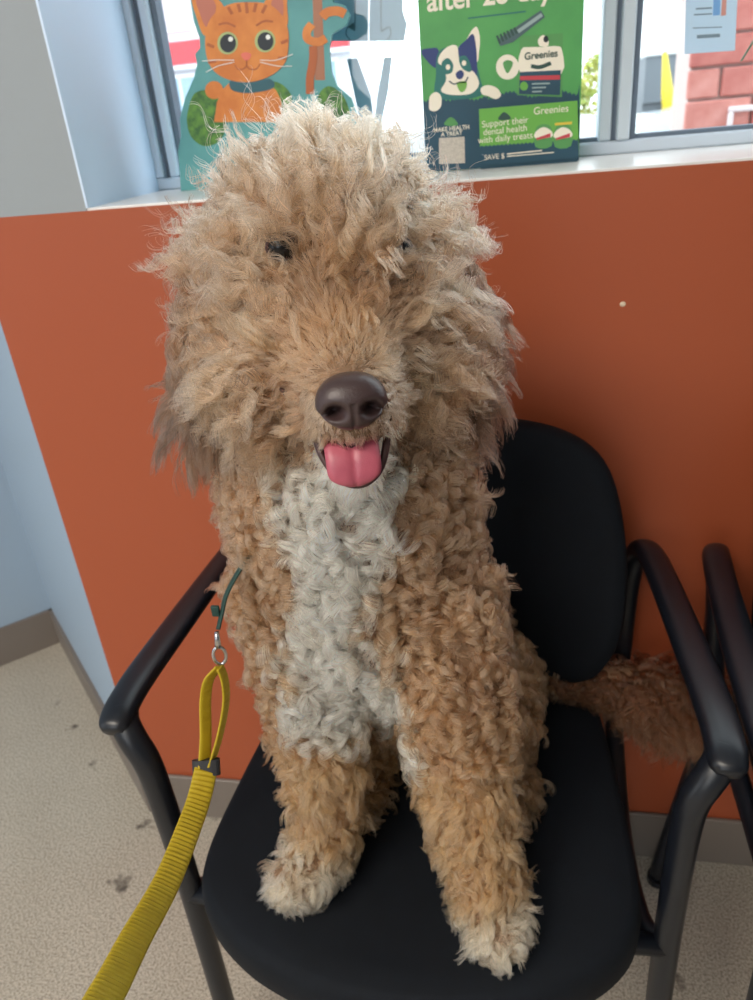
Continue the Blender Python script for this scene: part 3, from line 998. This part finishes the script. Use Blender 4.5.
def stroke(pts, wd):
    """polyline as a ribbon outline"""
    P_ = catmull(pts, 6)
    T = np.gradient(P_, axis=0)
    T /= np.linalg.norm(T, axis=1)[:, None]
    Nn = np.stack([-T[:, 1], T[:, 0]], 1)*wd/2
    return [tuple(q) for q in P_+Nn]+[tuple(q) for q in (P_-Nn)[::-1]]
def text(name, body, px, py, y, size, m, parent, bold=0.0, tilt=0.0, align='CENTER'):
    cu = bpy.data.curves.new('txt', 'FONT')
    cu.body = body
    cu.size = size
    cu.align_x = align
    cu.offset = bold
    cu.extrude = 0.0002
    cu.space_line = 0.85
    o = bpy.data.objects.new('txt', cu)
    COL.objects.link(o)
    dg = bpy.context.evaluated_depsgraph_get()
    me = bpy.data.meshes.new_from_object(o.evaluated_get(dg))
    bpy.data.objects.remove(o)
    x, z = lay(px, py, y)
    me.transform(Matrix.Translation((x, y, z)) @ Matrix.Rotation(tilt, 4, 'Y') @ Matrix.Rotation(math.pi/2, 4, 'X'))
    me.name = name
    return link(name, me, m, parent)

pm = lambda name, rgb, n2=None, sc_=60, rough=0.45: mat(name, rgb, rough, noise=(sc_, 1.0, n2) if n2 else None)
K_ = dict(teal=pm('print_teal', (96, 164, 164), (84, 150, 152), 20), cat=pm('print_orange_cat', (222, 138, 62), (206, 118, 48), 45), catd=pm('print_dark_orange', (176, 92, 44)),
          inner=pm('print_ear_pink', (188, 112, 92)), eye=pm('print_eye_green', (172, 188, 128)), pup=pm('print_pupil', (24, 34, 44)), white=pm('print_white', (238, 240, 236)),
          nose=pm('print_nose_pink', (228, 116, 96)), collar=pm('print_collar', (40, 92, 104)), bush=pm('print_bush', (96, 146, 52), (48, 96, 44), 120), post=pm('print_post', (168, 112, 84)),
          green=pm('print_green', (84, 164, 88), (74, 150, 82), 14), navy=pm('print_navy', (30, 72, 92)), navy2=pm('print_deep_blue', (34, 54, 112)), tealp=pm('print_patch_teal', (34, 110, 104)),
          cream=pm('print_cream', (240, 232, 214)), treat=pm('print_treat_green', (112, 170, 74)), dark=pm('print_dark_green', (38, 74, 66)), grey=pm('print_brush_grey', (70, 96, 100)),
          red=pm('print_red', (196, 62, 74)), lime=pm('print_lime', (104, 172, 72)), pack=pm('print_pack_green', (84, 150, 84)), yellow=pm('print_yellow', (224, 196, 72)), brush2=pm('print_brush_light', (150, 172, 172)))

cat = tag(empty('cat_standee', (-0.335, 0.175, SILL)), 'teal cardboard standee with a printed orange kitten on the sill', 'standee')
Y0 = 0.165
ol = [(190, -2), (194, 22), (199.5, 38), (200, 48), (195, 54), (197, 64), (194, 77), (185, 98), (180, 118), (181, 136), (178, 152), (180, 177), (181, 192), (358, 178), (356, 113), (351, 98), (337, 86), (331.5, 73), (329, 48), (332, 34), (346, 25), (350, 15), (344, 5), (333, 2), (332, -40), (300, -46), (286, -34), (262, -22), (232, -20), (214, -34), (195, -36)]
flat('board', ol, Y0, 0.006, K_['teal'], cat)
y = Y0-0.0003
st = 0.0003
flat('printed_bush', smooth_out([(188, 110), (194, 94), (206, 90), (216, 96), (224, 108), (226, 128), (218, 142), (204, 146), (192, 138), (187, 124)]), y, st, K_['bush'], cat)
flat('printed_bush', smooth_out([(318, 96), (328, 86), (340, 92), (348, 106), (350, 126), (330, 132), (316, 118)]), y, st, K_['bush'], cat)
flat('printed_bush', smooth_out([(262, 96), (272, 82), (284, 86), (292, 98), (286, 112), (268, 112)]), y, st, K_['bush'], cat)
flat('printed_post', [(311.5, -40), (320.5, -40), (325, 80), (315, 80)], y, st, K_['post'], cat)
flat('printed_body', [(230, 82), (246, 82), (266, 82), (276, 90), (281, 100), (284, 122), (214, 122), (217, 102), (222, 90)], y-0.0002, st, K_['cat'], cat)
flat('printed_paw', oval(214, 90, 9, 9), y-0.0005, st, K_['cat'], cat)
flat('printed_collar', smooth_out([(231, 80), (250, 82), (270, 79), (273, 88), (250, 93), (232, 90)]), y-0.0006, st, K_['collar'], cat)
# ears, head
for ear, inn in (([(191, -6), (196, 16), (206, 36), (224, 10), (212, -6), (198, -18)], [(196, -2), (200, 14), (207, 27), (216, 8), (208, -6)]), ([(264, 6), (286, 26), (287, 4), (286, -20), (276, -12)], [(271, 4), (282, 17), (283, 0), (280, -8)])):
    e = flat('printed_ear', smooth_out(ear), y-0.0004, st, K_['cat'], cat)
    flat('printed_inner_ear', smooth_out(inn), y-0.0006, st, K_['inner'], e)
flat('printed_head', smooth_out([(206, 30), (214, 14), (230, 4), (248, 2), (268, 4), (281, 14), (288, 30), (288, 50), (284, 64), (270, 76), (250, 82), (230, 80), (214, 71), (206, 54)]), y-0.0008, st, K_['cat'], cat)
yh = y-0.0012
for sx, ex, ey in ((-1, 227.5, 43), (1, 265, 41)):
    e = flat('printed_eye', oval(ex, ey, 10.3, 11.3, rot=0.1), yh, st, K_['eye'], cat)
    flat('printed_pupil', oval(ex+0.4, ey+0.2, 8.0, 9.2), yh-0.0003, st, K_['pup'], e)
    flat('printed_highlight', oval(ex+3, ey-4, 2.4, 2.6, 14), yh-0.0006, st, K_['white'], e)
    flat('printed_brow', stroke([(ex-9*1, ey-17+sx*1.5), (ex-1, ey-20), (ex+8, ey-18-sx*1.5)], 2.0), yh, st, K_['catd'], cat)
flat('printed_nose', smooth_out([(241, 54), (246, 52), (251, 54), (250, 58), (246.5, 61), (242.5, 58)]), yh, st, K_['nose'], cat)
for c_ in ([(235, 65), (238, 69), (243, 69), (246.5, 66)], [(246.5, 66), (250, 69), (256, 69), (260, 64)], [(246.5, 60), (246.5, 66)]):
    flat('printed_mouth', stroke(c_, 1.3), yh, st, K_['catd'], cat)
for c_ in ([(238, 4), (240, 12)], [(246, 2), (247, 13)], [(256, 3), (254, 12)], [(207, 44), (214, 47)], [(208, 62), (216, 61)], [(288, 40), (281, 43)], [(286, 58), (278, 58)], [(228, 7), (232, 14)], [(266, 5), (262, 13)]):
    flat('printed_stripe', stroke(c_, 3.0), yh, st, K_['catd'], cat)
for c_ in ([(234, 62), (218, 66), (206, 72)], [(234, 60), (216, 60), (202, 61)], [(260, 60), (276, 60), (293, 54)], [(260, 62), (278, 66), (292, 66)]):
    flat('printed_whisker', stroke(c_, 0.7), yh-0.0004, st, K_['white'], cat)
# tail round the post
flat('printed_tail', stroke([(322, 17), (328, 12), (338, 11), (345, 14)], 9.5), y-0.0005, st, K_['cat'], cat)
flat('printed_tail', stroke([(312, 24), (307, 31), (308, 39), (318, 42), (326, 38)], 8.5), y-0.0005, st, K_['cat'], cat)
flat('printed_tail', stroke([(313, 46), (313, 60), (310, 78), (310, 94)], 8.0), y-0.0005, st, K_['catd'], cat)
box_obj('easel', (-0.345, -0.325, Y0+0.006, Y0+0.036, SILL, SILL+0.12), K_['teal'], cat)

disp = tag(empty('counter_display', (-0.03, 0.15, SILL)), 'green printed cardboard display with a drawn dog standing on the sill', 'display')
Y1 = 0.145
x0, x1 = -0.1235, 0.0665
box_obj('back_panel', (x0, x1, Y1, Y1+0.004, SILL, 1.345), K_['green'], disp)
box_obj('side_panel', (x1-0.003, x1, Y1+0.004, Y1+0.045, SILL, 1.345), K_['dark'], disp)
box_obj('side_panel', (x0, x0+0.003, Y1+0.004, Y1+0.045, SILL, 1.345), K_['dark'], disp)
y = Y1-0.0003
# navy ground with a wavy grassy top edge
wv = [(418, 173)]+[(418+i*2.0, 101-0.06*i-(2.2 if i % 2 else 0)+1.5*math.sin(i*0.5)) for i in range(36)]+[(488+i*2.0, 97-0.10*i-(2.4 if i % 2 else 0)+3*math.cos(i*0.28)) for i in range(46)]+[(579.5, 84), (580, 161)]
def clampx(pts, y_):
    o = []
    for a, b in pts:
        x, z = lay(a, b, y_)
        o.append((min(max(x, x0), x1), max(z, SILL)))
    return o
bm = bmesh.new()
prism(bm, clampx(wv, y), 'y', y, y+st)
bm_obj('printed_ground', bm, K_['navy'], disp)
text('lettering', 'after 28 days', 494, 4, y, 0.030, K_['cream'], disp, 0.0006, math.radians(0.5))
flat('printed_line', [(468, 17.5), (526, 10.5), (526, 12), (468, 19)], y, st, K_['tealp'], disp)
# drawn dog
yd = y-0.0002
flat('drawn_ear', smooth_out([(421, 51), (431, 48), (438, 49), (440, 60), (436, 68), (428, 62)]), yd, st, K_['navy2'], disp)
flat('drawn_ear', smooth_out([(458, 50), (466, 40), (472, 30), (477, 27), (480, 38), (479, 52), (476, 62)]), yd, st, K_['cream'], disp)
flat('drawn_ear', smooth_out([(458, 50), (466, 40), (473, 34), (476, 46), (477, 62), (476, 76), (466, 70)]), yd-0.0002, st, K_['navy2'], disp)
flat('drawn_coat', smooth_out([(437, 56), (444, 48), (460, 48), (474, 60), (480, 78), (480, 96), (438, 98), (436, 74)]), yd-0.0001, st, K_['tealp'], disp)
flat('drawn_face', smooth_out([(441, 53), (449, 46), (457, 46), (459, 58), (464, 68), (474, 72), (479, 84), (472, 93), (460, 95), (447, 94), (441, 90), (446, 80), (444, 68), (438, 62)]), yd-0.0004, st, K_['cream'], disp)
flat('drawn_patch', smooth_out([(442, 62), (448, 58), (453, 64), (452, 72), (446, 74), (442, 69)]), yd-0.0006, st, K_['tealp'], disp)
flat('drawn_patch', smooth_out([(459, 58), (466, 56), (471, 66), (470, 72), (462, 68)]), yd-0.0006, st, K_['tealp'], disp)
for ex, ey in ((448, 67), (464, 63)):
    flat('drawn_eye', oval(ex, ey, 2.3, 2.8, 14), yd-0.0008, st, K_['cream'], disp)
flat('drawn_nose', smooth_out([(456, 73), (461, 70), (464, 74), (461, 79), (457, 78)]), yd-0.0008, st, K_['navy2'], disp)
flat('drawn_smile', stroke([(449, 81), (454, 84), (460, 82), (465, 82), (468, 77)], 1.3), yd-0.0008, st, K_['navy'], disp)
flat('drawn_treat', smooth_out([(457, 83), (463, 81), (467, 83), (465, 90), (461, 92), (458, 88)]), yd-0.0008, st, K_['treat'], disp)
flat('drawn_paw', smooth_out([(429, 105), (430, 96), (436, 92), (441, 96), (441, 106), (436, 111), (430, 110)]), yd-0.0004, st, K_['cream'], disp)
flat('drawn_paw', smooth_out([(481, 88), (488, 85), (497, 88), (501, 95), (496, 99), (488, 96), (482, 94)]), yd-0.0004, st, K_['cream'], disp)
# toothbrush shaped treat, seal and packet
flat('drawn_treat_handle', [(498, 39), (541, 10), (545, 17), (513, 42), (500, 46)], yd, st, K_['grey'], disp)
for i in range(6):
    flat('drawn_bristle', [(496+i*3.4, 36-i*1.6), (498+i*3.4, 35-i*1.6), (501+i*3.4, 43-i*2.0), (499+i*3.4, 44-i*2.0)], yd-0.0002, st, K_['dark'], disp)
flat('drawn_treat_shine', [(517, 30), (541, 13), (543, 16), (519, 33)], yd-0.0002, st, K_['brush2'], disp)
flat('seal', oval(507.5, 67, 11.5, 12.5, 36), yd, st, K_['cream'], disp)
flat('seal_mark', smooth_out([(503, 63), (508, 60), (513, 63), (509, 72), (506, 72)]), yd-0.0002, st, K_['pack'], disp)
pk = flat('drawn_packet', [(520, 36), (563, 33), (562, 97), (517, 95)], yd, st, K_['pack'], disp)
flat('packet_label', smooth_out([(521, 50), (530, 47), (543, 47), (556, 46), (562, 50), (561, 74), (521, 74)], 3), yd-0.0002, st, K_['cream'], pk)
flat('packet_base', [(520, 72), (561, 70), (560, 95), (519, 94)], yd-0.0004, st, K_['navy'], pk)
flat('packet_stripe', [(520, 76), (560, 75), (560, 79.5), (520, 80)], yd-0.0006, st, K_['red'], pk)
flat('packet_bone', stroke([(531, 66), (540, 67), (551, 63)], 4), yd-0.0006, st, K_['dark'], pk)
flat('packet_dog', smooth_out([(538, 40), (543, 35), (548, 39), (548, 46), (540, 46)]), yd-0.0004, st, K_['cream'], pk)
flat('packet_dog_patch', oval(546, 39, 2.6, 3.4, 12), yd-0.0006, st, K_['pup'], pk)
text('packet_lettering', 'Greenies', 541, 58, yd-0.0006, 0.0105, K_['dark'], pk, 0.0002)
flat('packet_spot', oval(524, 86, 4, 4.5, 16), yd-0.0006, st, K_['lime'], pk)
for i in range(3):
    flat('packet_line', [(532, 83+i*4), (550-i*4, 82.5+i*4), (550-i*4, 84+i*4), (532, 84.5+i*4)], yd-0.0006, st, K_['brush2'], pk)
# health panel (its square code is left blank)
flat('leaf_mark', smooth_out([(444, 124), (451, 117), (458, 124), (451, 126)]), yd, st, K_['pack'], disp)
text('lettering', 'MAKE HEALTH\nA TREAT', 451.5, 130.5, yd, 0.0068, K_['cream'], disp, 0.0001, math.radians(-0.5))
flat('blank_square', [(439, 138), (464.5, 136.5), (465, 163), (439, 164)], yd, st, pm('print_pale', (206, 198, 186), (184, 176, 166), 400), disp)
# ticket pocket in front
Y2 = 0.128
pc = flat('front_card', [(479, 109), (577.5, 100.5), (579, 158), (480.5, 166)], Y2, 0.002, K_['lime'], disp)
y2 = Y2-0.0003
flat('card_ground', [(479.8, 148)]+[(480+i*2.0, 147-0.075*2*i*0.9-(1.6 if i % 2 else 0)) for i in range(50)]+[(579, 158), (480.5, 166)], y2, st, K_['navy'], pc)
text('card_lettering', 'Support their\ndental health\nwith daily treats', 505, 125, y2, 0.0102, K_['cream'], pc, 0.0, math.radians(-1))
text('card_lettering', 'Greenies', 551, 113, y2, 0.0112, K_['cream'], pc, 0.0)
text('card_lettering', 'SAVE $', 494.5, 159, y2-0.0002, 0.0082, K_['cream'], pc, 0.0, math.radians(-1))
flat('card_leaf', smooth_out([(498, 119), (504, 112), (511, 118), (505, 120)]), y2, st, K_['dark'], pc)
flat('card_line', [(507, 153.4), (542, 149.8), (542, 151), (507, 154.6)], y2-0.0003, st, K_['cream'], pc)
flat('card_line', [(507, 155.8), (554, 151.8), (554, 152.8), (507, 156.8)], y2-0.0003, st, K_['cream'], pc)
for px_, c_, b_ in ((543.5, 'red', 0), (563, 'yellow', 1)):
    k_ = flat('card_packet', smooth_out([(px_-8, 129), (px_, 124), (px_+8, 128), (px_+8, 146), (px_-8, 147)], 3), y2-0.0002, st, K_['pack'], pc)
    flat('card_packet_label', smooth_out([(px_-8, 132), (px_, 127), (px_+8, 131), (px_+8, 137), (px_-8, 138)], 3), y2-0.0004, st, K_['cream'], pc)
    flat('card_packet_stripe', [(px_-7, 138), (px_+7, 133), (px_+7, 137), (px_-7, 140)], y2-0.0006, st, K_['red'], pc)
flat('card_tag', [(555, 123), (572, 121.5), (572, 124), (555, 125.5)], y2-0.0004, st, K_['yellow'], pc)
bm = bmesh.new()
xa, xb = lay(480, 140, Y2)[0], lay(578, 140, Y2)[0]
box(bm, xa, xb, Y2+0.002, Y1, SILL, SILL+0.012)
bm_obj('pocket_floor', bm, K_['navy'], disp)

# paper notice taped to the glass, window letters
YG = WY+0.0255
def thinsheet(name, rgb, f=0.55):
    m = mat(name, rgb, 0.7)
    nt = m.node_tree
    b = nt.nodes['Principled BSDF']
    t = nt.nodes.new('ShaderNodeBsdfTranslucent')
    t.inputs[0].default_value = lin(*rgb)
    mx = nt.nodes.new('ShaderNodeMixShader')
    mx.inputs[0].default_value = f
    nt.links.new(b.outputs[0], mx.inputs[1])
    nt.links.new(t.outputs[0], mx.inputs[2])
    nt.links.new(mx.outputs[0], nt.nodes['Material Output'].inputs[0])
    return m
paper = thinsheet('paper_notice', (206, 226, 240), 0.3)
note = tag(flat('paper_notice', [(688, -70), (741, -73), (735, 50.5), (684.5, 54)], YG-0.0006, 0.0005, paper, None), 'pale blue-white paper notice taped to the window pane', 'notice')
inkg = pm('print_ink_grey', (120, 140, 154))
for a in ([(696, 8), (712, 7), (712, 8.6), (696, 9.6)], [(694, 14), (712, 13), (712, 14.4), (694, 15.4)], [(693, 27.5), (722, 26.5), (722, 27.5), (693, 28.5)]):
    flat('printed_line', a, YG-0.0009, 0.0002, inkg, note)
flat('printed_line', [(697, 35), (720, 33.6), (720, 37), (697, 38.4)], YG-0.0009, 0.0002, inkg, note)
flat('printed_picture', [(714, -12), (721, -12), (720, 15), (713, 15.5)], YG-0.0009, 0.0002, pm('print_sky_blue', (120, 170, 224)), note)
flat('printed_picture', [(723, -12), (727, -12), (726, 15), (721, 16)], YG-0.0009, 0.0002, pm('print_salmon', (210, 150, 140)), note)

vin = thinsheet('frosted_grey_vinyl', (140, 164, 182), 0.2)
vin2 = thinsheet('grey_vinyl_edge', (84, 106, 124), 0.2)
YV = YG+0.0065
def letter(px, name, pts, lab, edge=None):
    o = tag(flat(name, pts, YV, 0.0006, vin, None), lab, 'decal', 'vinyl shapes on the window')
    if edge:
        flat('outline', stroke(edge, 1.3), YV-0.0008, 0.0004, vin2, o)
    return o
letter(0, 'window_decal', [(333, -60), (369, -60), (368, 41), (331, 41), (330, 30), (333, 20)], 'grey vinyl panel with a hooked outline beside the standee tail', [(355, -60), (355, 22), (353, 29), (348, 27), (346, 34), (350, 40)])
letter(0, 'window_decal', [(371, -60), (401, -60), (403, 12), (407, 24), (404, 41), (369, 41)], 'grey vinyl panel with a hooked outline beside the green display', [(382, -60), (381, 24), (384, 29), (389, 27), (391, 34), (387, 40)])
letter(0, 'window_decal', [(347, 59), (357, 58), (371, 96), (374, 130), (362, 130)], 'slanting grey vinyl stroke below the hooked panels, on the cat side')
letter(0, 'window_decal', [(384, 57), (392, 57), (388, 92), (380, 130), (373, 130), (378, 92)], 'slanting grey vinyl stroke below the hooked panels, on the display side')

# ------------------------------------------------------------------ potted plant on the sill (one blade reaches into view)
plant = tag(empty('potted_plant', (0.43, 0.10, SILL)), 'small potted plant with narrow arching green leaves on the sill', 'plant')
bm = bmesh.new()
prof = [(0.034, 0.0), (0.036, 0.004), (0.045, 0.075), (0.048, 0.078), (0.048, 0.088), (0.042, 0.088), (0.040, 0.074), (0.0, 0.074)]
rings = [[bm.verts.new((0.43+r_*math.cos(t), 0.10+r_*math.sin(t), SILL+h_)) for t in np.linspace(0, 2*math.pi, 24, endpoint=False)] for r_, h_ in prof[:-1]]
for i in range(len(rings)-1):
    for k in range(24):
        bm.faces.new((rings[i][k], rings[i][(k+1) % 24], rings[i+1][(k+1) % 24], rings[i+1][k]))
bm.faces.new(rings[0][::-1]); bm.faces.new(rings[-1])
bm_obj('pot', bm, mat('white_pot', (220, 216, 208), 0.4), plant, True)
leafm = mat('green_leaf', (62, 112, 58), 0.4, noise=(40, 0.6, (40, 84, 46)))
def blade(tip, top):
    c = catmull([(0.43, 0.10, SILL+0.07), top, tip], 8)
    n = len(c)
    wd = [0.004+0.009*math.sin(math.pi*min(1, (i/(n-1))**0.8)*0.97) for i in range(n)]
    bm = bmesh.new()
    sweep(bm, c, [(w_, 0.0007) for w_ in wd], (0.2, 1, 0.3), 8, 2)
    bm_obj('leaf', bm, leafm, plant, True)
blade((0.232, 0.10, 1.158), (0.315, 0.10, 1.285))
for a in range(7):
    t = -1.9+a*0.62
    blade((0.43+0.13*math.cos(t), 0.10-0.06*abs(math.sin(t)), SILL+0.12+0.03*(a % 3)), (0.43+0.07*math.cos(t), 0.10-0.03*abs(math.sin(t)), SILL+0.23+0.02*(a % 2)))

# ------------------------------------------------------------------ outside
structure(box_obj('ground', (-40, 40, 0.6, 70, -0.35, -0.25), mat('asphalt', (150, 152, 154), 0.9, noise=(1.5, 0.5, (132, 134, 136)))))
GZ = -0.25
# red block pier close to the window
pier = tag(empty('brick_pier', (1.3, 3.1, GZ)), 'pinkish red block pier standing outside behind the paper notice', 'pier')
box_obj('core', (0.705, 2.10, 3.02, 3.40, GZ, 2.6), mat('pale_mortar', (206, 186, 180), 0.9), pier)
bms = [mat('red_block', c_, 0.85, noise=(14, 1.0, d_), bump=(60, 0.4, 0.004)) for c_, d_ in (((190, 112, 104), (204, 136, 126)), ((180, 100, 94), (198, 124, 114)), ((198, 124, 114), (214, 150, 140)))]
bmesh_cache = []
for m_ in bms:
    bm = bmesh.new()
    box(bm, -0.132, 0.132, -0.02, 0.02, -0.055, 0.055, 0.006, 1)
    bmesh.ops.recalc_face_normals(bm, faces=bm.faces[:])
    me = bpy.data.meshes.new('brick')
    bm.to_mesh(me); bm.free()
    me.materials.append(m_)
    bmesh_cache.append(me)
half_cache = []
for m_ in bms:
    bm = bmesh.new()
    box(bm, -0.063, 0.063, -0.02, 0.02, -0.055, 0.055, 0.006, 1)
    bmesh.ops.recalc_face_normals(bm, faces=bm.faces[:])
    me = bpy.data.meshes.new('brick')
    bm.to_mesh(me); bm.free()
    me.materials.append(m_)
    half_cache.append(me)
pinv = parent_inv(pier)
for r_ in range(22):
    for c_ in range(-1 if r_ % 2 else 0, 5):
        o = bpy.data.objects.new('brick', half_cache[r_ % 3] if c_ < 0 else random.choice(bmesh_cache))
        COL.objects.link(o)
        o.parent = pier
        o.matrix_parent_inverse = pinv
        o.location = (0.7605 if c_ < 0 else 0.83+c_*0.275+(0.1375 if r_ % 2 else 0.0), 3.01+random.uniform(-0.004, 0.004), GZ+0.06+r_*0.121)
# white framed hatch on the pier
bm = bmesh.new()
for b_ in ((0.87, 1.06, 1.022, 1.045), (0.87, 1.06, 0.945, 0.968), (0.87, 0.893, 0.968, 1.022)):
    box(bm, b_[0], b_[1], 2.965, 2.99, b_[2], b_[3], 0.005, 1)
bm_obj('meter_frame', bm, mat('white_metal', (232, 222, 224), 0.5), pier)

# building with a red fascia across the lot
bld = tag(empty('storefront_building', (-8.5, 20, GZ)), 'pale storefront building with a red fascia band across the lot', 'building')
wwall = mat('white_render', (222, 220, 226), 0.8)
box_obj('wall', (-14.5, -4.2, 20.2, 24, GZ, 7.0), wwall, bld)
box_obj('fascia', (-14.5, -4.2, 20.0, 20.22, 2.70, 3.22), mat('red_fascia', (214, 66, 74), 0.5), bld)
box_obj('fascia_trim', (-14.5, -4.2, 19.97, 20.2, 2.60, 2.70), wwall, bld)
gl2 = mat('blue_grey_pane', (150, 176, 196), 0.15)
pk2 = mat('pinkish_pane', (204, 190, 198), 0.2)
wf = mat('white_window_frame', (240, 240, 240), 0.5)
for i in range(8):
    xa = -14.2+i*1.22
    for z0_, z1_, pm_ in ((3.45, 4.35, pk2), (4.5, 5.6, pk2), (1.35, 2.5, gl2), (0.1, 1.25, gl2)):
        bm = bmesh.new()
        box(bm, xa, xa+1.12, 20.12, 20.21, z0_, z1_)
        wn = bm_obj('window', bm, wf, bld)
        box_obj('pane', (xa+0.07, xa+0.52, 20.09, 20.12, z0_+0.07, z1_-0.07), pm_, wn)
        box_obj('pane', (xa+0.60, xa+1.05, 20.09, 20.12, z0_+0.07, z1_-0.07), pm_, wn)

def car(loc, rz, rgb, label):
    root = tag(empty('parked_car', (0, 0, 0)), label, 'car', 'parked cars across the lot')
    paint = mat('car_paint', rgb, 0.25, 0.2, coat=0.6)
    gls = mat('car_glass', (70, 88, 104), 0.08)
    tyre = mat('tyre', (40, 42, 46), 0.8)
    prof = smooth_out([(-2.15, 0.32), (-2.2, 0.62), (-2.0, 0.86), (-1.1, 0.96), (-0.55, 1.36), (0.2, 1.46), (1.0, 1.40), (1.6, 1.02), (2.1, 0.92), (2.2, 0.6), (2.1, 0.30)], 4)
    bm = bmesh.new()
    prism(bm, prof, 'y', -0.86, 0.86)
    bm_obj('body', bm, paint, root)
    for pts in ([(-0.95, 0.98), (-0.50, 1.31), (0.10, 1.38), (0.10, 0.98)], [(0.18, 0.98), (0.18, 1.38), (0.92, 1.33), (1.42, 1.0)]):
        bm = bmesh.new()
        prism(bm, pts, 'y', -0.875, -0.855)
        bm_obj('side_window', bm, gls, root)
    for x in (-1.35, 1.35):
        for s in (-1, 1):
            bm = bmesh.new()
            bmesh.ops.create_cone(bm, cap_ends=True, segments=24, radius1=0.33, radius2=0.33, depth=0.22, matrix=Matrix.Translation((x, s*0.80, 0.33)) @ Matrix.Rotation(math.pi/2, 4, 'X'))
            wh = bm_obj('wheel', bm, tyre, root)
            bm = bmesh.new()
            bmesh.ops.create_cone(bm, cap_ends=True, segments=16, radius1=0.19, radius2=0.17, depth=0.03, matrix=Matrix.Translation((x, s*0.92, 0.33)) @ Matrix.Rotation(math.pi/2, 4, 'X'))
            bm_obj('hubcap', bm, wf, wh)
    root.location = loc
    root.rotation_euler = (0, 0, rz)
car((4.9, 21, GZ), 0.15, (196, 206, 216), 'silver grey car parked across the lot behind the block pier')
car((-0.3, 22, GZ), -0.05, (228, 232, 236), 'white car parked across the lot seen beside the green display')

trk = tag(empty('box_truck', (6.2, 29, GZ)), 'white box truck parked beyond the silver car', 'truck')
tw = mat('truck_white', (240, 242, 244), 0.5)
box_obj('cargo_box', (3.9, 9.5, 28.5, 31, 2.1, 5.4), tw, trk, 0.05)
box_obj('chassis', (3.9, 11.2, 28.8, 30.7, 0.45, 0.75), mat('truck_grey', (110, 118, 126), 0.6), trk)
box_obj('cab', (9.6, 11.4, 28.6, 30.9, 0.75, 3.0), tw, trk, 0.2, 3)
box_obj('underside_panel', (3.9, 9.5, 28.6, 30.9, 0.75, 2.1), bpy.data.materials['truck_grey'], trk)
box_obj('sign', (5.15, 5.45, 28.44, 28.5, 3.25, 4.2), mat('dark_green_sign', (52, 78, 74), 0.6), trk)
for x in (4.8, 10.4):
    for yy in (28.75, 30.7):
        bm = bmesh.new()
        bmesh.ops.create_cone(bm, cap_ends=True, segments=24, radius1=0.45, radius2=0.45, depth=0.28, matrix=Matrix.Translation((x, yy, GZ+0.45)) @ Matrix.Rotation(math.pi/2, 4, 'X'))
        bm_obj('wheel', bm, bpy.data.materials['tyre'], trk)
bm = bmesh.new()
sweep(bm, [(4.25, 24.6, GZ), (4.02, 24.6, 1.0), (3.86, 24.6, 2.05)], [(0.20, 0.1), (0.17, 0.09), (0.06, 0.05)], (1, 0, 0), 10)
tag(bm_obj('leaning_post', bm, mat('yellow_post_paint', (240, 212, 60), 0.5), None, True), 'yellow leaning post standing beside the silver car', 'post')
# shrub
shr = tag(empty('shrub', (2.35, 26, GZ)), 'yellow green shrub growing beyond the parked white car', 'shrub')
bm = bmesh.new()
for i in range(420):
    d_ = np.array([random.gauss(0, 1), random.gauss(0, 1), random.gauss(0, 1)]); d_ /= np.linalg.norm(d_)
    c_ = np.array([2.35, 26, 1.2])+d_*np.array([0.75, 0.75, 1.15])*random.uniform(0.75, 1.0)
    a_ = Vector((random.gauss(0, 1), random.gauss(0, 1), random.gauss(0, 1))).normalized()
    b_ = a_.orthogonal().normalized()
    vs = [bm.verts.new(Vector(c_)+a_*s1*0.16+b_*s2*0.08) for s1, s2 in ((-1, 0), (0, 1), (1, 0), (0, -1))]
    bm.faces.new(vs)
f_ = bm_obj('foliage', bm, mat('shrub_leaf', (150, 170, 80), 0.7, noise=(3, 1.0, (196, 190, 96))), shr)
f_['kind'] = 'stuff'
bm = bmesh.new()
sweep(bm, [(2.35, 26, GZ), (2.35, 26, 1.2)], [(0.06, 0.06), (0.04, 0.04)], (1, 0, 0), 8)
bm_obj('stem', bm, mat('bark', (96, 80, 64), 0.9), shr)
